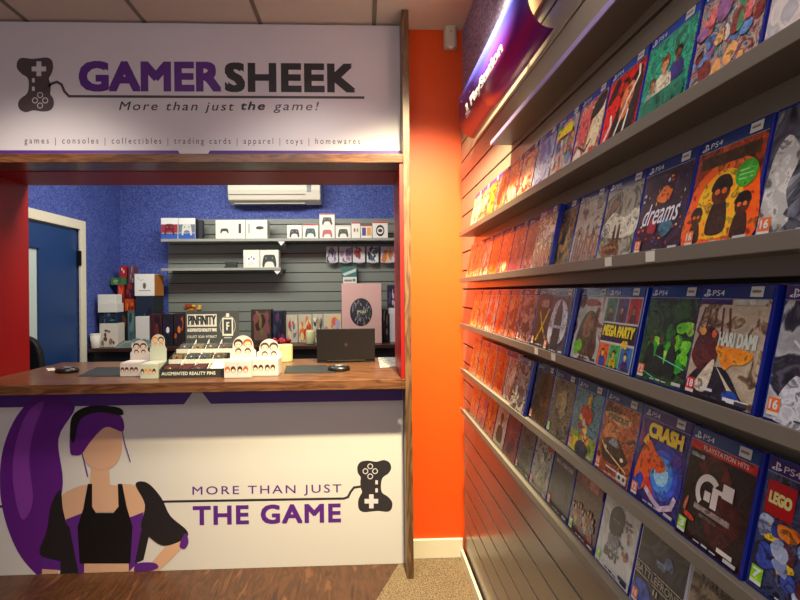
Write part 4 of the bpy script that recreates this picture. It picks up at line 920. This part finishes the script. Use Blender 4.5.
def xl(ik):
    ik.ring(0, .46, .17, .14, .05, mat((60, 62, 60), .4)); ik.ell(0, .46, .1, .08, mat((80, 84, 80), .4), .0002); ik.rect(-.6, .6, .22, .26, mat((150, 150, 144), .4)); ik.line([(-.7, .85), (-.4, .7), (-.1, .75)], .03, mat((180, 180, 170), .4))
item('console_box', 'large white console box with round emblem on the dark navy box', 'box', 134.5, 154.5, 274, 4.36, .2, z1, (226, 224, 214), G3, faces=(190, 120, 50), prints=xl)
item('small_box', 'plain small white box low beside the dark figure boxes', 'box', 135, 149, 316.5, 4.24, .07, D, (206, 202, 196), G3)
for i, (a, b_, t_, lab) in enumerate(((149.5, 161.5, 314, 'maroon windowed figure box, left of three'), (162, 173, 314.5, 'black figure box with white face marks'), (173.5, 184, 313.5, 'black and orange figure box, right of three'))):
    item('figure_box', lab, 'box', a, b_, t_, 4.24, .1, D, [(60, 22, 30), (22, 20, 30), (40, 24, 28)][i], 'three dark figure boxes', prints=multi(noisep([[(120, 40, 40), (30, 20, 24)], [(40, 30, 60), (30, 30, 36)], [(190, 80, 30), (40, 30, 50)]][i], 8, i, .3), E_([(90, 30, 36), (226, 226, 226), (220, 120, 40)][i], 0, .5, .3, .1)))
# plastic bag: crumpled translucent cushion
bag = MB(); rg = random.Random(4); n1_, n2_ = 16, 10; cx = at(137, 338, Y=4.165).x; k0 = 0
SACK = mat((112, 122, 112), .1, spec=1, coat=1)
for layer in (1, 0):
    k0 = len(bag.v)
    for j in range(n2_+1):
        for i in range(n1_+1):
            u, v = i/n1_*2-1, j/n2_*2-1; e = max(0, 1-abs(u)**2.5)*max(0, 1-abs(v)**2.5)
            bag.v.append((cx+u*.165, 4.165+v*.06, D+.001+(.070*e**.5*(1+rg.uniform(-.55, .12)) if layer else 0)))
    for j in range(n2_):
        for i in range(n1_):
            q_ = k0+j*(n1_+1)+i; f = (q_, q_+1, q_+n1_+2, q_+n1_+1); bag.f.append(f if layer else f[::-1]); bag.m.append(bag.mi(SACK))
tag(bag.build('plastic_bag'), 'crumpled shiny grey plastic bag lying on the back desk', 'bag')
# figure peeking above the pin display
r = empty('toy_figure', (at(192, 312, Y=4.42).x, 4.42, D+.0006)); tag(r, 'small brown and gold figure toy behind the pin display header', 'toy')
MB().box(-.05, .06, -.03, .05, 0, .29, mat((60, 40, 24), .5)).build('body', r, bevel=.006); b = MB(); rr = random.Random(2)
for i in range(12): b.ball((rr.uniform(-.06, .06), rr.uniform(-.03, .03), rr.uniform(.30, .36)), (.022, .02, .016), mat([(170, 110, 30), (140, 60, 20), (206, 160, 60)][i % 3], .4), 8, 5)
b.build('ornament', r)
# right side goods
G4 = 'goods on the right of the back desk'
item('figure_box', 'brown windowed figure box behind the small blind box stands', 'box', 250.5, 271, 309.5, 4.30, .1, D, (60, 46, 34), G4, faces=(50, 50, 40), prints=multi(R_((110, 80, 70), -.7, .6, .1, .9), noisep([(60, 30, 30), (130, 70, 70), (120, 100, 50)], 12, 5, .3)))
item('figure_box', 'dark navy figure box right of the brown one', 'box', 272, 284.5, 311, 4.32, .1, D, (24, 26, 46), G4, prints=noisep([(50, 60, 90), (30, 20, 30), (90, 50, 90), (16, 16, 24)], 12, 6, .3))
rb = MB(); rr = random.Random(8); cx = at(281, 338, Y=4.2).x
for i in range(14): rb.ball((cx+rr.uniform(-.07, .07), 4.2+rr.uniform(-.03, .03), D+.02+rr.uniform(0, .028)), (.022, .018, .018), mat((176, 24, 44), .35), 8, 5)
tag(rb.build('ribbon_bow'), 'shiny red ribbon bow on the back desk', 'bow')
cols5 = [[(200, 190, 170), (190, 60, 50), (90, 130, 150), (230, 200, 150)], [(214, 110, 50), (226, 196, 140), (190, 50, 40)], [(150, 150, 140), (60, 70, 60), (226, 216, 196), (190, 130, 50)], [(226, 190, 90), (190, 120, 130), (206, 90, 50), (160, 150, 180)]]
for i, (a, b_) in enumerate(((285.5, 297.5), (298, 311.5), (312, 322.5), (323, 341))):
    item('card_pack_box', ['white and red picture box beside the red bow', 'orange and cream picture box, second of the bright four', 'grey and black picture box, third of the bright four', 'yellow and lilac picture box touching the pink tall box'][i], 'box', a, b_, 315-.3*i, 4.36, .06, D, (196, 186, 160), 'bright picture boxes on the back desk', prints=noisep(cols5[i], 20, i+20, .3))
b = MB(); b.lathe(at(310.5, 335, Y=4.22).x, 4.22, [(.036, D+.0006), (.042, D+.01), (.042, D+.11), (.036, D+.122)], mat((206, 206, 150), .4), 18); tag(b.build('lidded_tub', smooth=True), 'pale yellow tub in front of the bright picture boxes', 'tub')
def pinkp(ik):
    ik.ell(-.03, .52, .56, .235, mat((40, 38, 44), .3), 0, 32)
    rr = random.Random(6)
    for i in range(70):
        a_ = rr.uniform(0, 2*PI); q_ = rr.uniform(0, .92)**.5; ik.ell(-.03+.52*q_*math.cos(a_), .52+.21*q_*math.sin(a_), .05, .02, mat([(110, 100, 120), (70, 90, 70), (150, 130, 150), (60, 50, 66), (130, 140, 120)][i % 5], .4), .0002+.00001*i, 6, rr.uniform(0, 3))
    ik.text('you', -.25, .2, .49, .55, mat((216, 220, 140), .4), w=.0016); ik.text('PINK', -.25, .25, .12, .155, mat((130, 96, 90), .4), w=.0004, space=1.5)
item('gift_box', 'tall pink gift box with a round dark picture window', 'box', 341.5, 381.5, 283.5, 4.22, .2, D, (214, 168, 158), None, faces=(190, 150, 140), prints=lambda ik: pinkp(ik) if True else None)
z1 = item('bag_stack', 'stack of white paper bags at the right end of the back desk', 'bags', 389.5, 399, 314, 4.30, .12, D, (214, 206, 206))
z1 = item('small_box', 'white small box topping the paper bag stack', 'box', 388.5, 399, 308, 4.30, .12, z1, (226, 222, 220))
item('figure_box', 'dark purple and green figure box above the white bags', 'box', 387.5, 399, 285, 4.30, .1, z1, (40, 30, 56), prints=noisep([(70, 110, 60), (90, 60, 120), (200, 180, 190), (30, 24, 40)], 12, 12, .3))
item('toy_box', 'black narrow box with white caps right of the pink gift box', 'box', 382.3, 388, 310.5, 4.40, .1, D, (36, 36, 32), prints=noisep([(90, 80, 50), (206, 200, 180), (30, 40, 30)], 9, 13, .3))

# ================================================================= ON THE WORKTOP
Wz = WTZ+.0008
# laptop seen from behind
lx = at(346.5, 361, Z=WTZ); r = empty('laptop', (lx.x, 3.08, Wz), (0, 0, .02)); tag(r, 'open black laptop seen from behind on the worktop', 'laptop')
LB = mat((16, 8, 9), .5); lw = .185
MB().box(-lw, lw, -.23, .0, 0, .016, mat((28, 24, 24), .35)).build('base', r, bevel=.003).location = (0, .235, 0)
ld = MB().box(-lw, lw, -.006, .0, 0, .205, LB).build('lid', r, bevel=.003); ld.rotation_euler = (.16, 0, 0); ld.location = (0, .001, .017)
bz = MB(); ik = Ink(bz, lambda u, v, w: (u, -.006-w, v), .0004); ik.ell(0, .10, .012, .012, mat((60, 44, 44), .2)); bz.build('lid_emblem', ld)
MB().box(-lw+.01, lw-.01, .0002, .0006, .012, .195, mat((60, 64, 70), .2)).build('screen', ld)
MB().tube((-.12, 0, .012), (.12, 0, .012), .006, mat((20, 18, 18), .4)).build('hinge', r)
# counter mats
MAT = mat((38, 42, 42), .55)
def quad(px, Zt, th, name, label, cat, m=MAT, **k):
    pts = [at(x, y, Z=WTZ) for x, y in px]; b = MB(); b.prism([(p.x, p.y, Wz) for p in pts], (0, 0, th), m); return tag(b.build(name, **k), label, cat)
quad([(78, 376.5), (128, 376.5), (128, 367.5), (97, 367.5)], 0, .002, 'counter_mat', 'dark grey thin mat lying left of the blind box stands', 'mat')
quad([(284, 373.5), (336, 373), (326, 365.5), (286, 366)], 0, .002, 'counter_mat', 'dark grey thin mat in front of the laptop', 'mat')
# card readers / puck shaped gadget
def gadget(px, py, label, s=1):
    p = at(px, py, Z=WTZ); r = empty('card_reader', (p.x, p.y, Wz+.0018)); tag(r, label, 'card reader')
    b = MB(); b.lathe(0, 0, [(.062*s, 0), (.066*s, .008), (.058*s, .022), (.03*s, .028)], mat((22, 20, 22), .3), 24, 1, .75); b.build('body', r, smooth=True)
    b = MB()
    for i in range(9): a_ = 2*PI*i/9; b.ball((.040*s*math.cos(a_), .03*s*math.sin(a_), .0265), (.006, .005, .004), mat((60, 60, 62), .25), 8, 4)
    b.build('buttons', r); b = MB(); b.lathe(0, 0, [(.024*s, .0282), (.022*s, .031)], mat((120, 124, 126), .2), 16, 1, .75); b.build('dial', r)
gadget(339, 370.5, 'round black gadget on the worktop before the laptop'); gadget(67, 372.5, 'round black gadget at the left of the worktop', 1.0)
# card and leaflets
quad([(380, 368), (400, 366), (398, 357.5), (378, 357.5)], 0, .001, 'leaflet_sheet', 'black and white leaflet beside the right end of the worktop', 'leaflet', m=ramp_mat([(40, 40, 44), (216, 212, 200), (90, 90, 90), (226, 224, 214)], scale=60, rough=.4))
quad([(48, 371), (56, 370.5), (54, 368), (46, 368.5)], 0, .001, 'paper_slip', 'small pale paper slip near the left end of the worktop', 'paper', m=mat((216, 206, 180), .5))
# roll of tape standing upright
p = at(284, 362, Z=WTZ); b = MB(); b.lathe(p.x, p.y+.04, [(.048, Wz), (.050, Wz+.003), (.050, Wz+.105), (.048, Wz+.108), (.030, Wz+.108), (.030, Wz+.06)], mat((224, 206, 150), .4), 28)
tag(b.build('tape_roll', smooth=False), 'cream coloured cylindrical roll standing on the worktop', 'roll')
# office chair behind the counter, left
chx = at(42, 350, Y=3.42).x; 
r = empty('office_chair', (chx-.235, 3.42, 0)); tag(r, 'black office chair behind the left end of the counter', 'chair'); CB = mat((18, 18, 20), .6)
b = MB(); b.shape = None; pts = spline([(-.22, .62), (-.23, .9), (-.20, 1.12), (-.1, 1.2), (.1, 1.2), (.20, 1.12), (.23, .9), (.22, .62)], 4)
b.prism([(x, -.0, z) for x, z in pts], (0, .06, 0), CB); b.build('backrest', r, bevel=.012)
MB().box(-.24, .24, .08, .54, .45, .53, CB).build('seat', r, bevel=.03); MB().box(-.03, .03, .03, .25, .40, .44, CB).box(-.03, .03, -.03, -.001, .40, .75, CB).box(-.03, .03, -.03, .05, .40, .44, CB).build('back_support', r)
MB().tube((0, .3, .10), (0, .3, .449), .028, mat((90, 90, 92), .3, 1)).build('gas_lift', r)
b = MB()
for i in range(5): a_ = 2*PI*i/5; b.tube((0, .3, .09), (.27*math.cos(a_), .3+.27*math.sin(a_), .06), .018, CB); b.ball((.27*math.cos(a_), .3+.27*math.sin(a_), .028), .027, CB, 10, 6)
b.build('star_base', r)

# ---- pin display: black stepped cardboard counter display
p0 = at(160, 378, Z=WTZ); p1 = at(223.5, 377.5, Z=WTZ); fx0, fx1 = p0.x, p1.x; fy = (p0.y+p1.y)/2; wd = fx1-fx0
KB = mat((44, 44, 42), .45); KW = mat((222, 218, 204), .45)
r = empty('pin_display', ((fx0+fx1)/2, fy, Wz)); tag(r, 'black stepped cardboard display of pin badges with white lettering on the worktop', 'display stand')
hw = wd/2; dd = .36
b = MB(); lip = .047
b.box(-hw, hw, 0, .004, 0, lip, KB)
heights = [(.004, .115, .028), (.115, .225, .075), (.225, .335, .120)]
for i, (ya, yb, h) in enumerate(heights): b.box(-hw+.004, hw-.004, ya+.0002, yb, 0, h, KB)
b.prism([(-hw, 0.0042, 0), (-hw, dd, 0), (-hw, dd, .16), (-hw, .0042, .047)], (.0038, 0, 0), KB); b.prism([(hw-.0038, .0042, 0), (hw-.0038, dd, 0), (hw-.0038, dd, .16), (hw-.0038, .0042, .047)], (.0038, 0, 0), KB)
b.build('tray', r)
b = MB(); ik = Ink(b, lambda u, v, w: (u, -w, v), .0006); ik.text('AUGMENTED REALITY PINS', -hw+.012, hw-.045, .014, .032, KW, bold=.02, space=1.02); b.build('front_lettering', r)
b = MB()
for i, (ya, yb, h) in enumerate(heights[1:]): b.box(-hw+.005, hw-.005, ya-.003, ya+.0001, h-.016, h+.008, KW)
b.build('step_edge', r)
for i, (ya, yb, h) in enumerate(heights):
    for j in range(4):
        x = -hw+.01+(wd-.02)*(j+ (1 if i == 0 else .95))/4.2
        if j < 3: MB().prism([(x, ya+.012, h), (x, yb-.006, h), (x, yb-.006, h+.052)], (.0025, 0, 0), KW).build('divider', r)
MB().prism([(hw-.085, .006, .0285), (hw-.006, .006, .0285), (hw-.006, .11, .070), (hw-.085, .11, .070)], (0, .002, -.001), KW).build('filler_card', r)
# pin packs in the compartments, lying in rows
rg = random.Random(11)
PC = [(110, 40, 36), (70, 60, 50), (90, 80, 60), (50, 46, 46), (150, 120, 60), (60, 70, 60)]
for i, (ya, yb, h) in enumerate(heights):
    for j in range(3 if i == 0 else 4):
        x0 = -hw+.012+(wd-.02)*(j/4.2); 
        for k in range(4):
            c = PC[0] if i == 0 else PC[rg.randrange(1, 6)]
            y_ = ya+.014+k*.022; o = empty('pin_pack', ((fx0+fx1)/2+x0+.031, fy+y_, Wz+h+.001), (-.45, 0, 0))
            cell = wd/4.2
            MB().box(-.027, .026, 0, .002, 0, .034, mat(tuple(int(v*.7) for v in c), .35)).build('backing_card', o)
            bb = MB(); bb.ball((0, -.0022, .018), (.008, .0018, .007), mat([(150, 120, 70), (130, 50, 40), (120, 120, 120), (70, 84, 110)][(i+j+k) % 4], .25, .6), 8, 4); bb.build('pin_badge', o)
            tag(o, f"{['dark red', 'dark grey', 'brown grey'][i]} carded pin pack in the {['front', 'middle', 'rear'][i]} step of the pin display, column {['left', 'second', 'third', 'right'][j]}", 'pin badge', f"carded pins, {['front', 'middle', 'rear'][i]} step {['left', 'second', 'third', 'right'][j]} column")
hb = at(185.5, 338, Y=fy+dd); hc = at(239, 338, Y=fy+dd); hz0 = .0; ztp = at(212, 311, Y=fy+dd).z-Wz
ox = (fx0+fx1)/2
b = MB().box(hb.x-ox, hc.x-ox, dd+.001, dd+.006, 0, ztp, mat((70, 72, 72), .45)); hd = b.build('header_card', r)
b = MB(); hwid = hc.x-hb.x; ik = Ink(b, lambda u, v, w: (hb.x-ox+u*hwid, dd+.001-w, ztp-v*.19), .0006)
ik.rect(.03, .585, .10, .50, KW)
ik.text('PINFINITY', .05, .57, .44, .14, KB, bold=.02, w=.0004); ik.text('AUGMENTED REALITY PINS', .03, .585, .66, .55, KW, bold=.03); ik.text('COLLECT  SCAN  INTERACT', .03, .585, .86, .78, KW, bold=.01)
ik.ring(.79, .48, .15, .33, .012, mat((170, 170, 170), .4), 0, 24); ik.rect(.69, .89, .22, .80, KW); ik.rect(.715, .865, .27, .74, mat((60, 62, 62), .4), .0003); ik.rect(.76, .82, .08, .2, KW); ik.text('F', .765, .82, .62, .36, KW, bold=.02, w=.0006); ik.rect(.72, .86, .84, .88, mat((170, 170, 170), .4))
b.build('header_lettering', hd)
for i, (u, v) in enumerate(((.66, .3), (.93, .3), (.64, .55), (.94, .55))):
    pass
# ---- four blind box stands
def blind(px0, px1, pyb, pyt, pybx, ytop, label, tint, hairs, turn=0):
    a = at(px0, pyb, Z=WTZ); c = at(px1, pyb, Z=WTZ); w_ = (c.x-a.x)/2; y = (a.y+c.y)/2; h = at((px0+px1)/2, pybx, Y=y).z-Wz; top = at((px0+px1)/2, pyt, Y=y+.12).z-Wz
    r = empty('blind_box_stand', ((a.x+c.x)/2, y, Wz), (0, 0, turn)); tag(r, label, 'display stand', 'blind box stands beside the pin display')
    M_ = mat(tuple(int(v*.9) for v in tint), .45); MB().box(-w_, w_, 0, .12, 0, h, M_).build('carton', r, bevel=.0015)
    rr = w_*.80; zc_ = top-rr
    pts = [(-w_, h+.0), (-w_, h+.6*(zc_-h)), (-rr, h+.75*(zc_-h))]+[(rr*math.cos(t), zc_+rr*math.sin(t)) for t in (PI-PI*i/14 for i in range(15))]+[(rr, h+.75*(zc_-h)), (w_, h+.6*(zc_-h)), (w_, h+.0)]
    b = MB(); b.prism([(x, .1165, z+.0005) for x, z in pts], (0, .003, 0), M_); cd = b.build('header_card', r)
    b = MB(); ik = Ink(b, lambda u, v, w: (u, .1165-w, v), .0005); n = len(hairs); 
    for i in range(4):
        u = (-.45 if i % 2 == 0 else .45)*rr; v = zc_+(.25 if i < 2 else -.5)*rr; hc_ = hairs[i % n]; q_ = rr*(.44 if i < 2 else .3)
        ik.ell(u, v, q_, q_*.95, mat(hc_, .4)); ik.ell(u, v-.25*q_, q_*.72, q_*.62, mat((232, 196, 170), .4), .0003)
        for e in (-1, 1): ik.ell(u+e*q_*.3, v-.25*q_, q_*.1, q_*.14, mat((40, 30, 30), .4), .0006, 8)
    b.build('printed_faces', cd)
    b = MB(); ik = Ink(b, lambda u, v, w: (u*w_, -w, v*h), .0005)
    for i in range(4):
        u = -.75+.42*i+(.08 if i > 1 else 0); hc_ = hairs[(i+1) % n]
        ik.ell(u, .5, .19, .2, mat(hc_, .4), 0, 12); ik.ell(u, .42, .12, .10, mat((232, 196, 170), .4), .0003, 12)
    ik.rect(-.03, .0, .15, .85, mat((150, 140, 140), .4)); b.build('front_print', r)
    MB().box(-w_+.006, w_-.006, .02, .112, h+.0004, h+.003, mat((200, 190, 185), .5)).build('lid_flap', r)
DH = [(60, 40, 34), (90, 56, 40), (50, 40, 44)]
blind(120.5, 139.8, 376.5, 340.5, 363, 0, 'leftmost white blind box stand with dark haired printed heads', (226, 214, 208), DH)
blind(140.5, 181, 378.5, 334.5, 362, 0, 'pale green tinted blind box stand overlapping the pin display', (216, 222, 196), [(220, 130, 40), (70, 40, 30), (206, 150, 60)]) if False else blind(140.6, 157.3, 379, 334.5, 364, 0, 'pale green tinted blind box stand beside the pin display', (216, 222, 196), [(220, 130, 40), (70, 40, 30), (206, 150, 60)])
blind(224.5, 251, 378, 335.5, 361, 0, 'white blind box stand right of the pin display', (226, 214, 208), [(60, 40, 34), (190, 84, 40), (70, 50, 46)])
blind(252.5, 278, 376, 339, 359.5, 0, 'rightmost white blind box stand next to the cream roll', (226, 216, 208), [(80, 52, 38), (60, 44, 40)])

# ================================================================= LIGHT
def spot(loc, aim, W, ang, blend, col=(1, .78, .5), size=.06):
    l = bpy.data.lights.new('downlight', 'SPOT'); l.energy = W; l.spot_size = math.radians(ang); l.spot_blend = blend; l.color = col; l.shadow_soft_size = size
    o = bpy.data.objects.new('downlight', l); C.objects.link(o); o.location = loc; o.rotation_euler = (Vector(aim)-Vector(loc)).to_track_quat('-Z', 'Y').to_euler(); return o
def area(loc, aim, W, sx, sy, col=(1, .95, .9)):
    l = bpy.data.lights.new('area_light', 'AREA'); l.shape = 'RECTANGLE'; l.size = sx; l.size_y = sy; l.energy = W; l.color = col
    o = bpy.data.objects.new('area_light', l); C.objects.link(o); o.location = loc; o.rotation_euler = (Vector(aim)-Vector(loc)).to_track_quat('-Z', 'Y').to_euler(); return o
spot((.24, 2.00, 2.90), (.27, 2.26, 0), 30, 108, 1, (1, .88, .66), .05)
spot((.28, 1.50, 2.90), (.30, 2.66, .50), 880, 84, 1, (1, .86, .50), .05)
spot((-.30, 1.75, 2.90), (-.25, 2.6, .95), 72, 94, .8, (1, .93, .80), .14)
spot((-1.60, 1.75, 2.90), (-1.70, 2.6, .95), 98, 94, .8, (1, .92, .76), .14)
spot((.05, .85, 2.90), (.52, .75, 1.9), 36, 76, 1, (1, .94, .90), .12)
area((-.9, .2, 2.9), (-.8, .8, 0), 26, 1.6, 1.6, (1, .94, .92))
area((-1.2, -2.1, 1.7), (-1.0, 2.6, 2.2), 24, 2.6, 1.8, (.94, .95, 1))  # fill light added behind the camera, just inside the added window
area((-.9, 3.25, 2.68), (-.9, 4.3, .9), 66, 1.6, .5, (1, 1, .92))
wd_ = bpy.data.worlds.new('w'); bpy.context.scene.world = wd_; wd_.use_nodes = True
wd_.node_tree.nodes['Background'].inputs[0].default_value = (.05, .045, .042, 1); wd_.node_tree.nodes['Background'].inputs[1].default_value = 1

# ================================================================= CAMERA
cam = bpy.data.cameras.new('camera'); co = bpy.data.objects.new('camera', cam); C.objects.link(co)
cam.sensor_fit = 'HORIZONTAL'; cam.sensor_width = 36; cam.lens = F/800*36; cam.clip_start = .02
cam.shift_x = (400-PX)/800; cam.shift_y = (PY-300)/800
Mx = Matrix(((_R.x, _U.x, -_d.x), (_R.y, _U.y, -_d.y), (_R.z, _U.z, -_d.z))).to_4x4(); Mx.translation = (0, 0, EYE)
co.matrix_world = Mx
bpy.context.scene.camera = co
sc = bpy.context.scene
sc.view_settings.view_transform = 'Standard'; sc.view_settings.look = 'None'; sc.view_settings.exposure = 0; sc.view_settings.gamma = 1; sc.view_settings.use_curve_mapping = False
